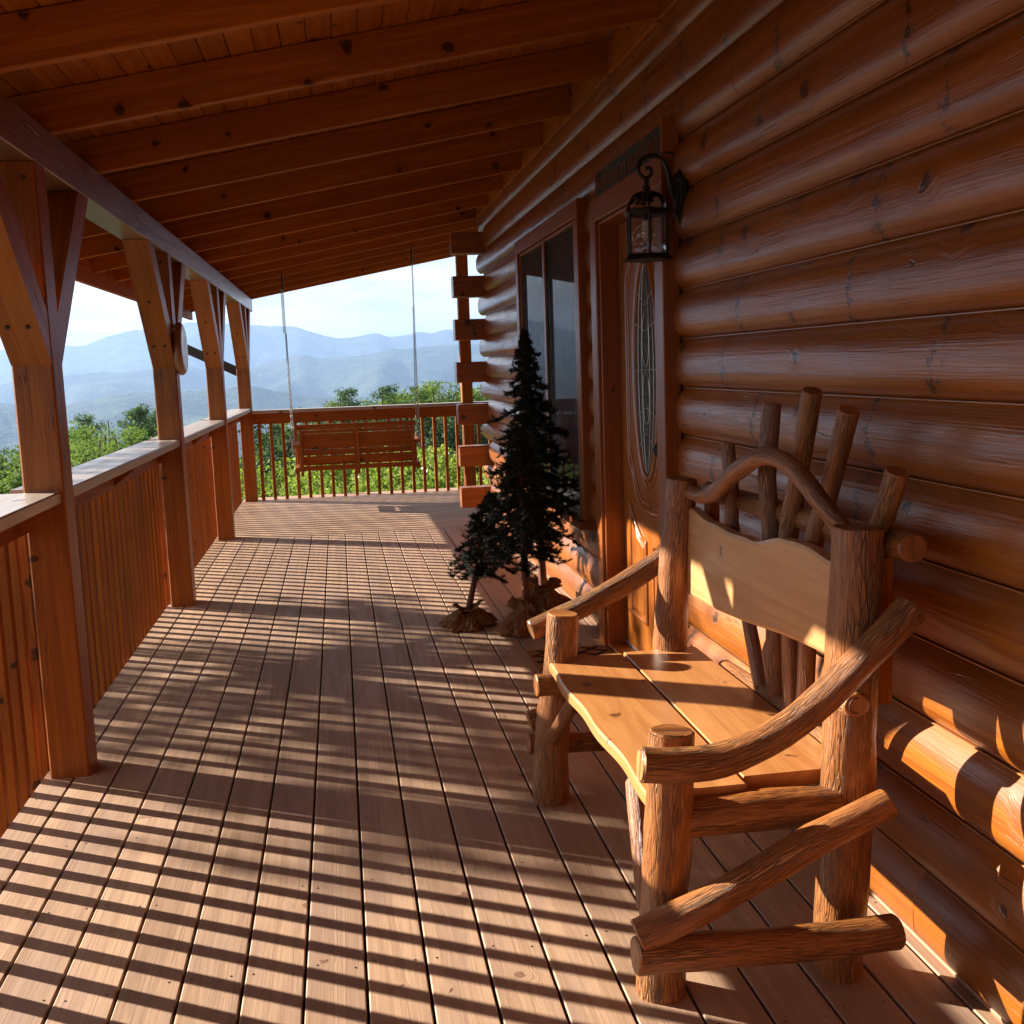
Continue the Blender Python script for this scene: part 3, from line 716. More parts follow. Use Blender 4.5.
for a, m_, c, r, l in SP:
    mid = tuple((p + q) / 2 + random.uniform(-.012, .012) for p, q in zip(a, m_))
    log('crest_stick', [c, tuple((p + q) / 2 for p, q in zip(m_, c)), m_, mid, a], [r * .95, r * .9, r, r * .95, r * .98], n=14, label=l)
# cleats behind the slab
for y in (2.075, 3.12):
    mb = MB(); mb.box((1.075, y - .02, .62), (1.11, y + .025, .93), 'z', ch=.004); mb.build('cleat', M['rail'], bench)
# back slab: live edged board
def slabmesh(mb, top, bot, x, th, tilt=.0):
    n = len(top) - 1; vs = []; ws = []
    for i in range(n + 1):
        (y, zt), (_, zb) = top[i], bot[i]
        for (xx, z) in ((x + .004, zb), (x, zb + .008), (x, zt - .008), (x + .004, zt), (x + th - .004, zt), (x + th, zt - .006), (x + th, zb + .006), (x + th - .004, zb)):
            vs.append((xx + (z - .65) * tilt, y, z)); ws.append((y, z + (0 if xx < x + .01 else .4), 31.0))
    fs = []
    for i in range(n):
        for k in range(8): fs.append((i * 8 + k, (i + 1) * 8 + k, (i + 1) * 8 + (k + 1) % 8, i * 8 + (k + 1) % 8))
    fs.append(tuple(range(8))[::-1][::-1]); fs.append(tuple(range(n * 8, n * 8 + 8))[::-1])
    mb.add(vs, [f[::-1] for f in fs], ws)
ys = np.linspace(3.12, 2.08, 42)
kt = [(3.12, .905), (2.95, .885), (2.72, .880), (2.60, .884), (2.52, .898), (2.44, .916), (2.36, .922), (2.25, .917), (2.08, .900)]
kb = [(3.12, .642), (2.9, .645), (2.65, .662), (2.4, .688), (2.2, .700), (2.08, .704)]
ip = lambda ks, y: float(np.interp(-y, [-a for a, _ in ks], [b for _, b in ks]))
mb = MB(); slabmesh(mb, [(y, ip(kt, y) + .002 * math.sin(y * 31)) for y in ys], [(y, ip(kb, y)) for y in ys], 1.012, .034, .02)
mb.build('back_slab', M['slab2'], bench)
# seat planks
def plank(x0f, x1f, zt, th, ya, yb, seed, round_=.006):
    mb = MB(); n = 44; vs = []; ws = []; fs = []
    for i in range(n + 1):
        y = ya + (yb - ya) * i / n; a = x0f(y); b_ = x1f(y); c = round_
        for (x, z) in ((a + c * 2.2, zt - th), (a, zt - th + c * 1.5), (a + .001, zt - c), (a + c, zt), (b_ - .003, zt), (b_, zt - .003), (b_, zt - th)):
            vs.append((x, y, z)); ws.append((y, x + (zt - z), seed))
    for i in range(n):
        for k in range(7): fs.append((i * 7 + k, i * 7 + (k + 1) % 7, (i + 1) * 7 + (k + 1) % 7, (i + 1) * 7 + k))
    fs.append(tuple(range(7))[::-1]); fs.append(tuple(range(n * 7, n * 7 + 7)))
    mb.add(vs, [f[::-1] for f in fs], ws); return mb.build('seat_plank', M['slab'], bench)
live = lambda y: .578 + .006 * math.sin((y - 2.0) * 4.6 + .6) + .004 * math.sin(y * 17)
gapx = lambda y: .803 + (y - 2.1) * .012
plank(live, lambda y: gapx(y) - .0035, .462, .036, 2.085, 3.155, 61.0)
plank(lambda y: gapx(y) + .0035, lambda y: 1.052, .462, .034, 2.125, 3.165, 143.0, .003)

# ------------------------------------------------------------------ ARTIFICIAL TREES
def needles(mb, pts, r, step, per, w):
    """a bottle-brush of needles along a polyline"""
    for i in range(len(pts) - 1):
        a, b_ = V(pts[i]), V(pts[i + 1]); d = b_ - a; ln = d.length
        if ln < 1e-4: continue
        d.normalize(); u = d.orthogonal().normalized(); v_ = d.cross(u)
        for q in range(max(1, int(ln / step))):
            c = a + d * (q + random.random()) * step
            for k in range(per):
                an = random.random() * 6.283; o = u * math.cos(an) + v_ * math.sin(an)
                tip = c + o * r * random.uniform(.6, 1.1) + d * r * random.uniform(.3, 1.0)
                s_ = d.cross(o) * w
                mb.add([c - s_, c + s_, tip], [(0, 1, 2)], [(0, 0, random.random())] * 3)
def alpine(base, height, crown0, rad, nb, label, lean=(0, 0), profile=None, trr=.022):
    bx, by = base
    t = thing('artificial_tree', (bx, by, 0), label, 'tree', 'artificial pine trees in burlap beside the window')
    top = V((bx + lean[0], by + lean[1], height))
    mb = MB(); mb.sweep([(bx, by, .05), (bx + lean[0] * .3, by + lean[1] * .3, height * .35), (bx + lean[0] * .7, by + lean[1] * .7, height * .7), top], [trr, trr * .85, trr * .5, .004], 10, sub=3, bump=.06)
    mb.build('trunk', M['trunk'], t)
    nd = MB(); wire = MB()
    for i in range(nb):
        f = (i + .5) / nb; z = crown0 + (height - crown0) * (f ** 1.0)
        a = i * 2.399 + random.uniform(-.4, .4)
        rr = rad * (profile(f) if profile else (1 - f) ** .8 * min(1, (.35 + f * 5))) * random.uniform(.5, 1.15) * (1.3 if random.random() < .14 else 1)
        k = z / height; c = V((bx + lean[0] * k, by + lean[1] * k, z)); o = V((math.cos(a), math.sin(a), 0)); dz = random.uniform(-.3, .25)
        pts = [c]
        for q in (.35, .7, 1.0): pts.append(c + o * rr * q + V((0, 0, rr * (dz * q * .8 - .35 * q * q + (.25 * max(0, q - .7)))) ))
        wire.sweep(pts, .0022, 4, caps=False); needles(nd, pts, .019, .0036, 6, .0019)
        side = V((-math.sin(a), math.cos(a), 0))
        for q in (.35, .55, .75, .92):
            if rr * (1 - q) < .0 : continue
            p = c + o * rr * q + V((0, 0, rr * (dz * q * .8 - .35 * q * q)))
            for sg in (-1, 1):
                if random.random() < .33: continue
                ln = rr * random.uniform(.22, .42) * (1.25 - q * .6) + .012
                dd = (o * .75 + side * sg * random.uniform(.5, 1.0) + V((0, 0, random.uniform(-.6, .35)))).normalized()
                mid = p + dd * ln * .6; e = p + dd * ln + V((0, 0, random.uniform(-.01, .02)))
                needles(nd, [p, mid, e], .018, .0040, 6, .0019); wire.sweep([p, mid, e], .0018, 3, caps=False)
    needles(nd, [top - V((0, 0, .12)), top + V((0, 0, .02))], .014, .004, 6, .0012)
    nd.build('foliage', M['needle'], t); wire.build('branches', M['needle2'], t)
    return t
def sack(parent, base, r, h, ry=1.0, seed=0, neck=.03):
    rnd = random.Random(seed); mb = MB(); n = 120; m = 34; vs = []; ph = [rnd.random() * 6.28 for _ in range(10)]
    for j in range(m + 1):
        t = j / m
        if t < .62: q = t / .62; z = h * .72 * q; rr = r * (1.0 - .72 * q ** 1.7) * (1 if q > .12 else .88 + q)
        elif t < .8: q = (t - .62) / .18; z = h * (.72 + .10 * q); rr = r * .28 * (1 - q) + neck * 1.1 * q
        else: q = (t - .8) / .2; z = h * (.82 + .18 * q); rr = neck * 1.1 + neck * 1.6 * q ** .8
        for k in range(n):
            a = 2 * math.pi * k / n
            fold = 1 + .06 * math.sin(29 * a + ph[6] - 14 * t) + .05 * math.sin(13 * a + ph[7] + 17 * t) + .20 * math.sin(3 * a + ph[0] + 1.6 * t) * (1 - t * .5) + .13 * math.sin(7 * a + ph[1] + 4 * t) + .09 * abs(math.sin(5.5 * a + ph[2] - 5 * t)) + .05 * math.sin(17 * a + ph[3] + 9 * t)
            zz = z * (1 + .22 * math.sin(2 * a + ph[4]) + .13 * math.sin(5 * a + ph[5]) * (1 - abs(t - .4)))
            vs.append((base[0] + math.cos(a) * rr * fold, base[1] + math.sin(a) * rr * fold * ry, max(.002, zz)))
    fs = [(j * n + k, j * n + (k + 1) % n, (j + 1) * n + (k + 1) % n, (j + 1) * n + k) for j in range(m) for k in range(n)]
    mb.add(vs, fs, [(v[0] * 9, v[1] * 9, v[2]) for v in vs], True); o = mb.build('burlap_sack', M['burlap'], parent)
    mb = MB(); mb.sweep([(base[0] + neck * 1.32 * math.cos(q), base[1] + neck * 1.32 * math.sin(q), h * .81 + .004 * math.sin(3 * q)) for q in [2 * math.pi * i / 18 for i in range(19)]], .004, 6, caps=False)
    mb.build('cord', M['cord'], o)
random.seed(404)
t = alpine((1.055, 5.78), 1.525, .42, .30, 170, 'tallest dark artificial pine of the three, standing behind the others against the window', (-.062, 0), lambda f: min(1, .55 + f * 2.2) * (1 - f) ** .72, .024)
sack(t, (1.055, 5.78), .165, .155, .8, 3, .034)
t = alpine((.880, 5.33), 1.02, .38, .24, 100, 'middle sized dark artificial pine, in front of the tallest one', (.0, .04), lambda f: min(1, .7 + f * 2) * (1 - f) ** .6, .021)
sack(t, (.880, 5.33), .125, .16, 1.0, 9, .030)
t = alpine((.600, 5.55), .69, .27, .185, 66, 'smallest dark artificial pine leaning to the right, leftmost of the three', (.16, 0), lambda f: min(1, .7 + f * 2) * (1 - f) ** .55, .018)
sack(t, (.600, 5.55), .130, .105, 1.0, 14, .026)

# ------------------------------------------------------------------ PORCH SWING
sy = 10.80
sw = thing('porch_swing', (.155, sy, .36), 'wooden porch swing hanging on chains, seen from behind', 'swing')
xL, xR = -.425, .735
def swb(name, lo, hi, ax='x'): mb = MB(); mb.box(lo, hi, ax); return mb.build(name, M['rail'], sw)
swb('back_slat', (xL, sy - .01, .785), (xR, sy + .02, .835)); swb('back_slat', (xL + .02, sy, .748), (xR - .02, sy + .018, .779))
swb('back_slat', (xL + .02, sy, .595), (xR - .02, sy + .018, .742)); swb('back_slat', (xL + .02, sy, .532), (xR - .02, sy + .018, .588)); swb('back_slat', (xL + .02, sy, .455), (xR - .02, sy + .018, .526))
swb('seat_frame', (xL + .01, sy - .02, .385), (xR - .01, sy + .015, .430))
for x in (xL + .035, (xL + xR) / 2, xR - .035):
    swb('back_stile', (x - .014, sy - .034, .335 if True else .4), (x + .014, sy - .012, .80), 'z')
for i in range(6): swb('seat_slat', (xL + .01, sy + .03 + i * .075, .435), (xR - .01, sy + .09 + i * .075, .455))
for x in (xL - .012, xR + .012):
    swb('arm', (x - .03, sy - .02, .62), (x + .03, sy + .50, .645), 'y'); swb('arm_support', (x - .015, sy + .40, .40), (x + .015, sy + .44, .618), 'z')
    swb('seat_arm', (x - .018, sy - .01, .36), (x + .018, sy + .5, .42), 'y')
def chain(pts):
    mb = MB(); a, b_ = V(pts[0]), V(pts[1]); ln = (b_ - a).length; d = (b_ - a).normalized(); u = d.orthogonal().normalized(); w = d.cross(u); k = int(ln / .030)
    for i in range(k):
        c = a + d * (i + .5) * ln / k; e = u if i % 2 else w
        mb.sweep([c + d * .019 * math.cos(q) + e * .0070 * math.sin(q) for q in [2 * math.pi * j / 8 for j in range(9)]], .0024, 5, caps=False)
    return mb.build('chain', M['steel'], sw)
for x, zt in ((-.470, rz(-.46)), (.765, rz(.765))):
    s_ = -1 if x < 0 else 1
    yh = 10.87 - .16
    xt = x + .0
    chain([(x + .0, sy + .02, .63), (xt, yh - .0, zt - .14)])
    chain([(x + .0, sy + .44, .63), (xt, sy + .02, zt - .55)])
    if s_ < 0: chain([(x - .015, yh + .01, zt - .55), (x - .015, yh, zt - .14)])
    mb = MB(); mb.sweep([(xt, yh, zt - .14), (xt, yh, zt - .02)], .009, 8); mb.sweep([(xt, yh, zt - .02), (xt, yh, zt + .03)], .005, 8); mb.build('hook', M['black'], sw)
    mb = MB(); mb.box((x - .012, sy - .015, .55), (x + .012, sy + .02, .70), 'z'); mb.build('chain_bracket', M['sill'], sw)

# ------------------------------------------------------------------ LANTERN
lan = thing('wall_lantern', (1.2, 3.75, 1.9), 'black carriage lantern with glass cage on a scrolled wall bracket', 'lantern')
by = 3.72
mb = MB()
mb.box((1.196, by - .034, 1.845), (1.224, by + .034, 1.975), 'z', ch=.010); mb.box((1.184, by - .022, 1.865), (1.198, by + .022, 1.955), 'z', ch=.006)
mb.sweep([(1.205, by, 2.0), (1.205, by, 1.988), (1.205, by, 1.970)], [.004, .018, .030], 12); mb.sweep([(1.205, by, 1.850), (1.205, by, 1.835), (1.205, by, 1.815)], [.030, .016, .004], 12)
mb.build('backplate', M['black'], lan)
lx, ly = 1.083, by
mb = MB()
arm = [(1.184, by, 1.905), (1.170, by, 1.955), (1.160, by, 2.005), (1.135, by, 2.040), (1.098, by, 2.050), (1.062, by, 2.030), (1.056, by, 1.993), (1.080, by, 1.972), (1.100, by, 1.985), (1.098, by, 2.006), (1.083, by, 2.006)]
mb.sweep(arm, [.0085, .008, .0075, .0075, .0075, .0075, .007, .0065, .006, .006, .007], 10, sub=5); mb.build('scroll_arm', M['black'], lan)
mb = MB(); mb.sweep([(lx, ly, 1.975), (lx, ly, 1.962), (lx, ly, 1.952), (lx, ly, 1.938), (lx, ly, 1.928), (lx, ly, 1.915), (lx, ly, 1.895)], [.005, .010, .007, .016, .010, .020, .026], 14, smooth=True)
mb.build('finial', M['black'], lan)
NS = 6; RC = .066
ang = [2 * math.pi * k / NS + .35 for k in range(NS)]
mb = MB()
for a in ang:
    mb.sweep([(lx + math.cos(a) * .018, ly + math.sin(a) * .018, 1.925), (lx + math.cos(a) * .047, ly + math.sin(a) * .047, 1.912), (lx + math.cos(a) * .063, ly + math.sin(a) * .063, 1.888), (lx + math.cos(a) * .069, ly + math.sin(a) * .069, 1.862)], .0030, 6, sub=4)
    mb.sweep([(lx + math.cos(a) * RC, ly + math.sin(a) * RC, 1.845), (lx + math.cos(a) * RC, ly + math.sin(a) * RC, 1.710)], .0042, 6)
def hexring(mb, z0, z1, r0, r1, rin=.0):
    vs = []
    for z, r in ((z0, r0), (z1, r1)):
        for a in ang: vs.append((lx + math.cos(a) * r, ly + math.sin(a) * r, z))
    mb.add(vs, [(k, (k + 1) % NS, NS + (k + 1) % NS, NS + k) for k in range(NS)] + [tuple(range(NS))[::-1], tuple(range(NS, 2 * NS))], [(v[0], v[1], v[2]) for v in vs])
hexring(mb, 1.858, 1.864, .080, .072); hexring(mb, 1.844, 1.8575, .069, .081)
hexring(mb, 1.698, 1.711, .080, .068); hexring(mb, 1.690, 1.6975, .086, .082)
cage = mb.build('cage', M['black'], lan)
mb = MB()
for k in range(NS):
    a, b_ = ang[k], ang[(k + 1) % NS]; r = RC - .003
    v = [(lx + math.cos(q) * r, ly + math.sin(q) * r, z) for q, z in ((a, 1.711), (b_, 1.711), (b_, 1.844), (a, 1.844))]
    mb.add(v, [(0, 1, 2, 3)], [(0, 0, 0)] * 4)
    prev = None
    for rr_, z in ((.067, 1.864), (.060, 1.890), (.044, 1.912), (.018, 1.924)):
        cur = [(lx + math.cos(q) * rr_, ly + math.sin(q) * rr_, z) for q in (a, b_)]
        if prev: mb.add([prev[0], prev[1], cur[1], cur[0]], [(0, 1, 2, 3)], [(0, 0, 0)] * 4, True)
        prev = cur
lgl = mb.build('lantern_glass', M['lglass'], lan)
mb = MB(); mb.sweep([(lx, ly, 1.843), (lx, ly, 1.822)], .015, 14); mb.build('bulb_socket', M['black'], lan)
mb = MB(); mb.sweep([(lx + .014 * math.cos(q), ly + .014 * math.sin(q), 1.806 - q * .0021) for q in [i * .35 for i in range(60)]], .0066, 7); mb.sweep([(lx, ly, 1.823), (lx, ly, 1.800)], .018, 12)
mb.build('bulb', M['lampbulb'], lan)
for o in (cage, lgl):
    c0 = V((lx, ly, 0)) - V((1.2, 3.75, 0)); o.data.transform(Matrix.Translation(c0) @ Matrix.Diagonal((1.13, 1.13, 1, 1)) @ Matrix.Translation(-c0))
lan.location = (1.224, 3.845, 1.908)

# ------------------------------------------------------------------ DOOR SIGN
sg = thing('door_sign', (1.19, 4.48, 2.13), 'dark carved wooden sign mounted above the door', 'sign')
mb = MB(); mb.box((1.208, 3.905, 2.083), (1.262, 5.00, 2.196), 'y'); mb.build('sign_board', M['plaque'], sg)
cu = bpy.data.curves.new('sign_text', 'FONT'); cu.body = 'Welcome to our Cabin'; cu.size = .075; cu.extrude = .002; cu.align_x = 'CENTER'; cu.align_y = 'CENTER'
to = bpy.data.objects.new('sign_text_tmp', cu); COL.objects.link(to); bpy.context.view_layer.update()
dg_ = bpy.context.evaluated_depsgraph_get(); me = bpy.data.meshes.new_from_object(to.evaluated_get(dg_)); bpy.data.objects.remove(to)
w_ = max(v.co.x for v in me.vertices) - min(v.co.x for v in me.vertices); sc_ = .98 / w_
# text x axis -> -Y, text y -> Z, normal -> -X
me.transform(Matrix(((0, 0, -1, 1.2065 - 1.19), (-sc_, 0, 0, 0), (0, sc_ * 1.15, 0, .010), (0, 0, 0, 1))))
me.materials.clear(); me.materials.append(M['letters']); lo = bpy.data.objects.new('lettering', me); COL.objects.link(lo); lo.parent = sg
for o in (casing,):
    mb = MB(); mb.box((1.185, DY0 - .014, DZ1 + .003), (1.25, DY0 + .008, 2.205), 'z'); mb.build('sign_trim', M['trim'], sg)

# ------------------------------------------------------------------ ROUND DIAL ON SECOND POST
dl = thing('round_dial', (-.9, 6.595, 1.5), 'round white faced dial hung on the second porch post', 'dial')
mb = MB(); mb.sweep([(-.913, 6.60, 1.505), (-.900, 6.60, 1.505), (-.885, 6.60, 1.505), (-.872, 6.60, 1.505)], [.138, .152, .152, .140], 40); mb.build('dial_rim', simple('dial_rim_copper', (.33, .16, .09), .4, .2), dl)
mb = MB(); mb.disc((-.8675, 6.60, 1.505), (1, 0, 0), .132); face = mb.build('dial_face', M['white'], dl)
mb = MB()
for i in range(12):
    a = i * math.pi / 6; mb.lumber((-.8668, 6.60 + .108 * math.cos(a), 1.505 + .108 * math.sin(a)), (-.8668, 6.60 + .124 * math.cos(a), 1.505 + .124 * math.sin(a)), .0008, .004, up=(0, -math.sin(a), math.cos(a)), ch=.0001)
mb.lumber((-.866, 6.60, 1.505), (-.866, 6.64, 1.58), .0008, .005, up=(0, -1, .5), ch=.0001)
mb.build('pointer', M['dialink'], face)

# ------------------------------------------------------------------ DARK BAR BEYOND THE RAILING
mb = MB(); mb.lumber((-1.98, 13.2, 1.79), (-1.06, 13.2, 1.327), .05, .105, up=(0, 0, 1)); 
bar = thing('support_bar', (-1.95, 13.2, -3), 'dark straight bar sloping down behind the porch posts, beyond the railing', 'bar')
mb.build('bar', M['darkpost'], bar)
mb = MB(); mb.box((-1.99, 13.24, -4.5), (-1.93, 13.30, 1.75), 'z'); mb.build('upright', M['darkpost'], bar)

# ------------------------------------------------------------------ DOORMAT
mt = MB(); pts = []; nx, ny = 20, 28; X0, X1, Y0, Y1 = .80, 1.19, 4.02, 4.93
mt.box((X0, Y0, .001), (X1, Y1, .010), 'y', ch=.004); dm = mt.build('doormat', M['mat']); tag(dm, 'brown doormat with black lattice pattern in front of the door', 'doormat')
mb = MB()
k = -10
for i in range(-8, 14):
    for s_ in (1, -1):
        # diagonal lines clipped to the mat
        x0, y0 = X0 + .02, Y0 + .02 + i * .11; p = []
        q0 = (X0 + .02, y0 if s_ > 0 else y0 + .35); q1 = (X1 - .02, q0[1] + s_ * .35)
        ya, yb = q0[1], q1[1]; lo_, hi_ = Y0 + .02, Y1 - .02
        def clip(a, b_, v): return a[0] + (b_[0] - a[0]) * (v - a[1]) / (b_[1] - a[1])
        A, B = q0, q1
        if max(ya, yb) <= lo_ or min(ya, yb) >= hi_: continue
        if A[1] < lo_: A = (clip(q0, q1, lo_), lo_)
        if A[1] > hi_: A = (clip(q0, q1, hi_), hi_)
        if B[1] < lo_: B = (clip(q0, q1, lo_), lo_)
        if B[1] > hi_: B = (clip(q0, q1, hi_), hi_)
        mb.lumber((A[0], A[1], .0115 + (.0006 if s_ > 0 else 0)), (B[0], B[1], .0115 + (.0006 if s_ > 0 else 0)), .010, .003, ch=.0005)
mb.build('lattice', M['matline'], dm)

# ------------------------------------------------------------------ VEGETATION
def leafcloud(centres, n, size, rnd, spread, aspect=.55, droop=0):
    """many small leaf quads around clump centres -> arrays"""
    c = np.array(centres)[:, :3]; rad = np.array(centres)[:, 3]; k = rnd.randint(0, len(c), n)
    d = rnd.normal(size=(n, 3)); d /= np.linalg.norm(d, axis=1)[:, None]
    r = rad[k] * rnd.uniform(.35, 1.05, n) ** .6
    p = c[k] + d * r[:, None] * np.array([1, 1, spread])
    nrm = d * .6 + rnd.normal(size=(n, 3)) * .7 + np.array([0, 0, .3]); nrm /= np.linalg.norm(nrm, axis=1)[:, None]
    a = np.cross(nrm, rnd.normal(size=(n, 3))); a /= np.linalg.norm(a, axis=1)[:, None]; b_ = np.cross(nrm, a)
    s = size * rnd.uniform(.6, 1.3, n)[:, None]
    vs = np.stack([p - a * s * .5, p + b_ * s * aspect * .5, p + a * s * .5, p - b_ * s * aspect * .5], 1).reshape(-1, 3)
    tone = np.clip(rnd.uniform(0, 1, len(c))[k] * .6 + rnd.uniform(0, .4, n), 0, 1)
    return vs, np.repeat(tone, 4)
def leafmesh(name, vs, tone, mat, parent=None):
    n = len(vs) // 4; me = bpy.data.meshes.new(name)
    off = np.array(PARW.get(parent.name, (0, 0, 0))) if parent else np.zeros(3)
    me.vertices.add(len(vs)); me.vertices.foreach_set('co', (vs - off).astype(np.float32).ravel())
    me.loops.add(len(vs)); me.loops.foreach_set('vertex_index', np.arange(len(vs), dtype=np.int32))
    me.polygons.add(n); me.polygons.foreach_set('loop_start', np.arange(0, len(vs), 4, dtype=np.int32)); me.polygons.foreach_set('loop_total', np.full(n, 4, dtype=np.int32))
    me.update(calc_edges=True)
    at = me.attributes.new('wc', 'FLOAT_VECTOR', 'POINT'); w = np.zeros((len(vs), 3), np.float32); w[:, 2] = tone; at.data.foreach_set('vector', w.ravel())
    me.materials.append(mat); o = bpy.data.objects.new(name, me); COL.objects.link(o)
    if parent: o.parent = parent
    return o
def tree(name, x, y, zb, ztop, w, kind, label, seed, nleaf=7000, group='trees beyond the railing', size=.16, crown=.55, trunkr=.12):
    rnd = np.random.RandomState(seed); random.seed(seed)
    t = thing(name, (x, y, zb), label, 'tree', group)
    H = ztop - zb; ch = H * crown; cz = ztop - ch / 2
    trunk = MB(); tp = [(x, y, zb), (x + rnd.uniform(-.1, .1) * w, y, zb + H * .4), (x + rnd.uniform(-.12, .12) * w, y, zb + H * .7), (x + rnd.uniform(-.1, .1) * w, y, ztop - .2)]
    trunk.sweep(tp, [trunkr, trunkr * .8, trunkr * .5, trunkr * .12], 8, sub=4, bump=.05)
    cen = []
    nc = 42 if kind != 'pine' else 46
    if kind == 'pine':
        z = ztop - .05; lev = 0; cen.append((x, y, ztop - .12, .11)); cen.append((x, y, ztop - .30, .16))
        while z > ztop - ch:
            z -= rnd.uniform(.07, .17); lev += 1; rr = min(w * .5, .22 + (ztop - z) * .55) * rnd.uniform(.6, 1.15)
            for q in range(rnd.randint(1, 4)):
                a = rnd.uniform(0, 6.283); r_ = rr * rnd.uniform(.6, 1.15)
                trunk.sweep([(x, y, z - r_ * .1), (x + r_ * .9 * math.cos(a), y + r_ * .9 * math.sin(a), z + .10 * r_)], [.025, .008], 5, caps=False)
                for u in (.35, .6, .8, 1.0):
                    if r_ * u > .12: cen.append((x + r_ * u * math.cos(a) + rnd.uniform(-.06, .06), y + r_ * u * math.sin(a), z + r_ * (.12 * u * u) + rnd.uniform(-.03, .05), (.16 + .10 * r_) * rnd.uniform(.6, 1.4)))
    else:
        lob = [(rnd.uniform(-.45, .45) * w, rnd.uniform(-.4, .4) * w, rnd.uniform(.0, .5) * ch, rnd.uniform(.20, .34) * w) for _ in range(6)] + [(0, 0, 0, .32 * w)]
        for i in range(190):
            lx_, ly_, dz_, lr = lob[rnd.randint(0, len(lob))]; v3 = rnd.normal(size=3); v3 /= np.linalg.norm(v3); v3[2] = abs(v3[2]) if rnd.rand() < .8 else v3[2]
            rr = lr * rnd.uniform(.7, 1.12); c = (x + lx_ + v3[0] * rr, y + ly_ + v3[1] * rr, ztop - .15 - dz_ - lr + v3[2] * rr * (1.0 if dz_ > 0 else .95)); cen.append((*c, rnd.uniform(.16, .50) * (w / 5) ** .5))
            if i % 4 == 0: trunk.sweep([(x, y, ztop - ch * .7), ((x + c[0]) / 2, (y + c[1]) / 2, (ztop - ch * .6 + c[2]) / 2), c], [trunkr * .3, trunkr * .18, .012], 5, caps=False)
    trunk.build('trunk', M['treetrunk'], t)
    vs, tn = leafcloud(cen, nleaf, size, rnd, .75 if kind == 'pine' else .8, .3 if kind == 'pine' else .6)
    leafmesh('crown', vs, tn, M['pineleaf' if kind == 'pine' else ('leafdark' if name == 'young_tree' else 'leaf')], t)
    return t
def at_px(az, el, y): return (y * math.tan(R(az)), y, 1.35 + y / math.cos(R(az)) * math.tan(R(el)))
TREES = [  # az, el of the top, distance, crown width, kind, label
 (.35, -.92, 34, 2.6, 'pine', 'small pine top rising left of centre above the back railing'),
 (-1.6, -1.6, 32, 3.0, 'broad', 'low leafy tree behind the left end of the back railing'),
 (2.55, -.80, 36, 2.4, 'pine', 'thin pine behind the right half of the porch swing'),
 (4.05, -.92, 37, 2.2, 'pine', 'open crowned pine just right of the swing chain'),
 (5.3, -.62, 32, 2.9, 'broad', 'tallest round leafy tree behind the back railing, left of the log corner'),
 (7.6, -1.0, 33, 3.0, 'broad', 'leafy tree seen through the gaps between the stacked log ends'),
 (-12.3, -1.75, 34, 3.4, 'pine', 'bluish pine behind the leafy crown between the first two posts'),
 (-11.3, -1.95, 27, 4.6, 'broad', 'bright green leafy tree between the first two posts'),
 (-9.9, -1.45, 30, 3.2, 'pine', 'taller darker pine close to the dial post'),
 (-9.0, -1.6, 33, 2.6, 'pine', 'pine partly hidden behind the dial post'),
 (-15.9, -3.1, 26, 3.6, 'broad', 'leafy tree cut off by the left edge of the picture'),
 (-14.0, -3.6, 24, 3.2, 'broad', 'low leafy tree half hidden by the nearest post'),
 (-12.7, -2.5, 25, 4.6, 'broad', 'fresh green leafy tree just above the first stretch of railing'),
 (-10.1, -2.4, 28, 4.4, 'broad', 'leafy tree filling the gap just left of the dial post'),
 (-11.6, -1.75, 30, 5.2, 'broad', 'broad leafy tree filling the middle of the view between the first two posts'),
 (.3, -1.2, 37, 3.8, 'broad', 'rounded leafy tree top around the small pine left of centre'),
 (2.6, -1.15, 38, 3.4, 'broad', 'rounded leafy tree top around the thin pine behind the swing'),
 (1.2, -1.6, 38, 3.4, 'broad', 'leafy tree top behind the middle of the back railing'),
 (3.3, -1.45, 39, 3.2, 'broad', 'leafy tree top left of the right swing chain'),
 (6.3, -1.2, 36, 3.6, 'broad', 'leafy tree top partly behind the square rear post')]
for i, (az, el, y, w, kd, lbl) in enumerate(TREES):
    x, y, z = at_px(az, el, y)
    tree('pine_tree' if kd == 'pine' else 'leafy_tree', x, y, -9 - (y - 24) * .35, z, w * (1.3 if kd == 'pine' else 1.3), kd, lbl, 50 + i, nleaf=20000 if kd == 'pine' else 30000, size=.10 if kd == 'pine' else .09, crown=.62)
# darker wall of young trees just under the skyline
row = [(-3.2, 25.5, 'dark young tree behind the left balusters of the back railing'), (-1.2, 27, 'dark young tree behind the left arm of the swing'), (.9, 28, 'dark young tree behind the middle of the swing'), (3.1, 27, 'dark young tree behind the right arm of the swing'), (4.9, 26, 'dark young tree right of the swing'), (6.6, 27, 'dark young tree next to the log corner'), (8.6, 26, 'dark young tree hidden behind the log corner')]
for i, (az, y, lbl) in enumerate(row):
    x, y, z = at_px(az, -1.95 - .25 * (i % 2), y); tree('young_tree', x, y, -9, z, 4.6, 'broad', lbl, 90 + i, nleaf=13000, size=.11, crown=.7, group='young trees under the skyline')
# leafy tree up-sun, outside the frame: throws the dapple on the deck
tree('leafy_tree', -8.3, 9.85, -5.0, 5.15, 2.5, 'broad', 'leafy tree left of the porch that dapples the deck with shade', 333, nleaf=1150, size=.15, crown=.2)
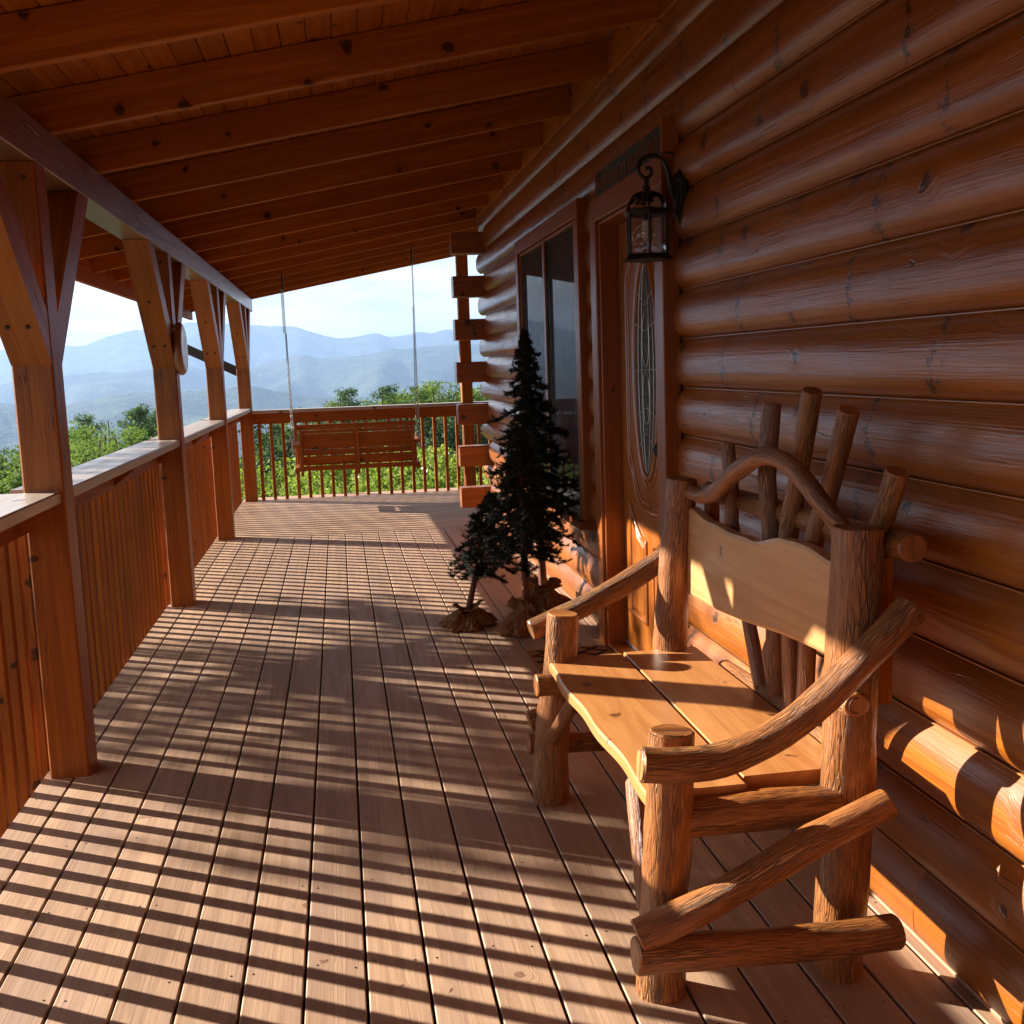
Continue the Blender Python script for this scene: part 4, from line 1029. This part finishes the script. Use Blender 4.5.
# vines / shrubbery with white flowers below the back railing
rnd = np.random.RandomState(5)
cen = [(rnd.uniform(-2.4, 7.5), rnd.uniform(14.5, 19), 0, .36) for _ in range(420)]
cen = [(x, y, -.42 - .10 * (17 - y) + rnd.uniform(-.75, .05) - (.3 if y < 16 else 0) + .10 * math.sin(x * 1.3), r * rnd.uniform(.7, 1.3)) for x, y, _, r in cen]
vs, tn = leafcloud(cen, 90000, .075, rnd, .8, .75)
vn = leafmesh('vine_thicket', vs, tn, M['vine']); tag(vn, 'bright green vine thicket with white flowers below the back railing', 'shrubs', kind='stuff')
vs, tn = leafcloud([(x, y, z + .18, r) for x, y, z, r in cen], 700, .05, rnd, .9, .9)
fl = leafmesh('flowers', vs, tn, M['flower'], None); tag(fl, 'small white blossoms scattered over the vine thicket', 'flowers', kind='stuff')
# left-hand scrub below the side railing
cen = [(rnd.uniform(-16, -5), rnd.uniform(12, 30), 0, .9) for _ in range(160)]
cen = [(x, y, -5.5 - .13 * (y - 12) + rnd.uniform(-.6, .9), r * rnd.uniform(.7, 1.3)) for x, y, _, r in cen]
vs, tn = leafcloud(cen, 22000, .2, rnd, .7, .7)
sc = leafmesh('scrub', vs, tn, M['leaf']); tag(sc, 'green scrub on the slope below the side railing', 'shrubs', kind='stuff')

# ------------------------------------------------------------------ GROUND, VALLEY AND MOUNTAINS
def grid_polar(name, rs_, azs, zfun, mat, label, cat):
    vs = [(r * math.sin(a), r * math.cos(a), zfun(r, a)) for r in rs_ for a in azs]; n = len(azs)
    full = abs(azs[-1] - azs[0] - 2 * math.pi) < 1e-6
    fs = [(i * n + j, i * n + j + 1, (i + 1) * n + j + 1, (i + 1) * n + j) for i in range(len(rs_) - 1) for j in range(n - 1)]
    me = bpy.data.meshes.new(name); me.from_pydata(vs, [], [f[::-1] for f in fs]); me.polygons.foreach_set('use_smooth', [True] * len(fs)); me.materials.append(mat)
    o = bpy.data.objects.new(name, me); COL.objects.link(o); tag(o, label, cat, kind='structure'); return o
from mathutils import noise as mn
def gz(r, a):
    if r < 8: return -3.2
    z = -3.2 - (r - 8) * .28 if r < 160 else -3.2 - 152 * .28 - (r - 160) * .22
    return max(z, -330) + (mn.noise(V((r * .02 * math.sin(a), r * .02 * math.cos(a), 0))) * min(6, r * .03))
me = bpy.data.meshes.new('bare_soil'); me.from_pydata([(-2, -9, -3.12), (6, -9, -3.12), (6, 12.6, -3.12), (-2, 12.6, -3.12)], [], [(0, 1, 2, 3)]); me.materials.append(simple('soil', (.05, .035, .025), .95, 0, .4, 3, .5)); so_ = bpy.data.objects.new('soil', me); COL.objects.link(so_); tag(so_, 'shaded bare soil under the deck', 'ground', kind='structure')
rr = [0, 4, 8, 12, 18, 26, 36, 50, 70, 100, 140, 200, 300, 450, 700, 1000, 1400, 2000, 3000, 5000, 8000, 12000, 16000]
grid_polar('ground', rr, [math.pi * 2 * k / 120 for k in range(121)], gz, M['ground'], 'grassy slope falling away below the porch', 'ground')
def px_az(x): return 8.777 + math.degrees(math.atan((x - 512) / 1087.8))
def crest(pts):
    az = []; el = []
    for x, y in pts:
        hz = 370.3 - .035 * (x - 337); az.append(px_az(x)); el.append(math.degrees(math.atan((hz - y) / 1087.8 * math.cos(R(px_az(x) - 8.8)))))
    return az, el
def ridge(name, dist, depth, pts, far_el, label, seed, rough=1.0, vz=-330):
    az, el = crest(pts); azs = [R(-180 + 360 * k / 1440) for k in range(1441)]
    def ce(a):
        d = math.degrees(a)
        base = far_el + .5 * mn.noise(V((d * .05, seed, 0))) + .35 * mn.noise(V((d * .13, seed + 3, 0)))
        if d < az[0]: w = min(1, (az[0] - d) / 12); e = el[0] * (1 - w) + base * w
        elif d > az[-1]: w = min(1, (d - az[-1]) / 12); e = el[-1] * (1 - w) + base * w
        else: e = float(np.interp(d, az, el))
        return e
    prof = [0, .12, .25, .38, .5, .62, .74, .84, .92, .97, 1.0, 1.04, 1.12, 1.25, 1.45]
    def zf(r, a):
        q = (r - (dist - depth)) / depth; hc = 1.35 + dist * math.tan(R(ce(a)))
        k = max(0, min(1, q)); s = k ** 1.3
        if q > 1: s = 1 - (q - 1) * .9
        z = vz + (hc - vz) * s
        sp = mn.hetero_terrain(V((a * dist / depth * 6.5 + seed, q * 3.0, seed)), 1.0, 2.1, 5, .4)
        z += (sp - .6) * (hc - vz) * .30 * rough * (1 - abs(2 * k - 1) ** 3 if q < 1 else .2)
        z += mn.noise(V((a * 260, seed, 1))) * dist * .0007 * (1 if abs(q - 1) < .3 else .0)
        return z
    return grid_polar(name, [dist - depth + depth * p for p in prof], azs, zf, M['forest'], label, 'mountain')
ridge('far_mountains', 12500, 3600, [(-40, 352), (3, 352), (62, 347), (95, 348), (120, 338), (137, 333), (150, 331), (185, 325), (200, 322), (232, 325), (258, 328), (275, 326), (290, 325), (306, 328), (318, 333), (330, 337), (350, 338), (370, 336), (385, 334), (397, 337), (410, 335), (425, 331), (440, 334), (455, 331), (480, 333)], 1.6, 'far pale blue mountain range on the skyline', 3.3, .7)
ridge('middle_mountains', 8200, 3000, [(-40, 390), (3, 386), (65, 377), (110, 371), (150, 371), (185, 366), (230, 370), (258, 367), (285, 361), (311, 356), (325, 360), (340, 358), (355, 355), (372, 354), (384, 351), (396, 348), (412, 349), (440, 346), (480, 344)], .6, 'blue middle mountain ridge with side spurs', 8.1, 1.0)
ridge('near_mountains', 5200, 2200, [(-40, 405), (3, 402), (70, 404), (110, 398), (140, 393), (160, 391), (190, 389), (230, 390), (258, 386), (290, 391), (320, 394), (360, 397), (400, 400), (440, 396), (480, 392)], -.3, 'nearest hazy wooded hills above the treetops', 12.7, 1.0)

# haze
hz = bpy.data.meshes.new('haze'); B = 17500
x0, x1, y0, y1, z0, z1 = -B, B, -B, B, -420, 640
hz.from_pydata([(x0, y0, z0), (x1, y0, z0), (x1, y1, z0), (x0, y1, z0), (x0, y0, z1), (x1, y0, z1), (x1, y1, z1), (x0, y1, z1)], [], [(0, 3, 2, 1), (4, 5, 6, 7), (0, 1, 5, 4), (1, 2, 6, 5), (2, 3, 7, 6), (3, 0, 4, 7)])
ho = bpy.data.objects.new('haze', hz); COL.objects.link(ho); tag(ho, 'pale blue valley haze fading the mountains', 'haze', kind='stuff')
hm = bpy.data.materials.new('haze_air'); hm.use_nodes = True; t = hm.node_tree; t.nodes.clear(); o = N(t, 'ShaderNodeOutputMaterial'); pv = N(t, 'ShaderNodeVolumePrincipled')
pv.inputs['Color'].default_value = (.31, .47, .78, 1); pv.inputs['Density'].default_value = .000085; pv.inputs['Anisotropy'].default_value = .3
L(t, pv.outputs[0], o.inputs['Volume']); hz.materials.append(hm)

# ------------------------------------------------------------------ SKY AND SUN
EL = math.atan(.40); travel = V((.857, -.515, -.40)).normalized()      # direction the light travels
w = bpy.data.worlds.new('World'); S.world = w; w.use_nodes = True; t = w.node_tree; t.nodes.clear()
out = N(t, 'ShaderNodeOutputWorld'); bg = N(t, 'ShaderNodeBackground'); sky = N(t, 'ShaderNodeTexSky', sky_type='NISHITA')
sky.sun_disc = False; sky.sun_elevation = EL
toward = -travel; sky.sun_rotation = math.atan2(toward.x, toward.y)
sky.altitude = 600; sky.dust_density = 1.2; sky.air_density = 1.0; sky.ozone_density = 1.2
tc = N(t, 'ShaderNodeTexCoord'); sp = N(t, 'ShaderNodeSeparateXYZ'); L(t, tc.outputs['Generated'], sp.inputs[0])
den = math_(t, 'ADD', math_(t, 'MAXIMUM', sp.outputs[2], 0), .16)
cv = combine(t, math_(t, 'DIVIDE', sp.outputs[0], den), math_(t, 'DIVIDE', sp.outputs[1], den), 0)
n1 = noise(t, cv, 1.1, 9, .6, .5); n2 = noise(t, cv, 3.0, 7, .6)
cf = maprange(t, math_(t, 'ADD', math_(t, 'MULTIPLY', n1, .8), math_(t, 'MULTIPLY', n2, .2)), .38, .50, 0.1, 1, True)
shade = maprange(t, n2, .38, .62, 1.05, .68)
ccol = mixc(t, 1, (3.1, 3.25, 3.4), combine(t, shade, shade, shade), 'MULTIPLY')
ccol = combine(t, math_(t, 'MULTIPLY', shade, 5.6), math_(t, 'MULTIPLY', shade, 5.5), math_(t, 'MULTIPLY', shade, 5.4))
L(t, mixc(t, math_(t, 'MULTIPLY', cf, .93), sky.outputs[0], ccol), bg.inputs[0]); bg.inputs[1].default_value = .064
L(t, bg.outputs[0], out.inputs[0])
sun = bpy.data.lights.new('sun', 'SUN'); sun.energy = 5.0; sun.angle = R(.53); sun.color = (1, .89, .75)
so = bpy.data.objects.new('sun', sun); COL.objects.link(so); so.rotation_euler = travel.to_track_quat('-Z', 'Y').to_euler(); so.location = (-20, 12, 12)

# ------------------------------------------------------------------ CAMERA
f_, p_, yw, rl = 1087.8, .134927, .15319, -.034936
fwd = V((math.sin(yw) * math.cos(p_), math.cos(yw) * math.cos(p_), -math.sin(p_))); right = V((math.cos(yw), -math.sin(yw), 0)); up_ = right.cross(fwd)
r2 = right * math.cos(rl) + up_ * math.sin(rl); u2 = -right * math.sin(rl) + up_ * math.cos(rl)
cam = bpy.data.cameras.new('camera'); co = bpy.data.objects.new('camera', cam); COL.objects.link(co); S.camera = co
m3 = Matrix((r2, u2, -fwd)).transposed(); co.matrix_world = Matrix.Translation((0, 0, 1.35)) @ m3.to_4x4()
cam.sensor_width = 36; cam.sensor_fit = 'HORIZONTAL'; cam.lens = 36 * f_ / 1024; cam.clip_start = .05; cam.clip_end = 60000

S.view_settings.view_transform = 'Standard'; S.view_settings.look = 'None'; S.view_settings.gamma = 1; S.view_settings.use_curve_mapping = False
S.view_settings.exposure = 1.9
c = S.cycles
c.max_bounces = 8; c.diffuse_bounces = 4; c.glossy_bounces = 3; c.transmission_bounces = 4; c.volume_bounces = 1; c.transparent_max_bounces = 10
c.caustics_reflective = False; c.caustics_refractive = False; c.sample_clamp_indirect = 6
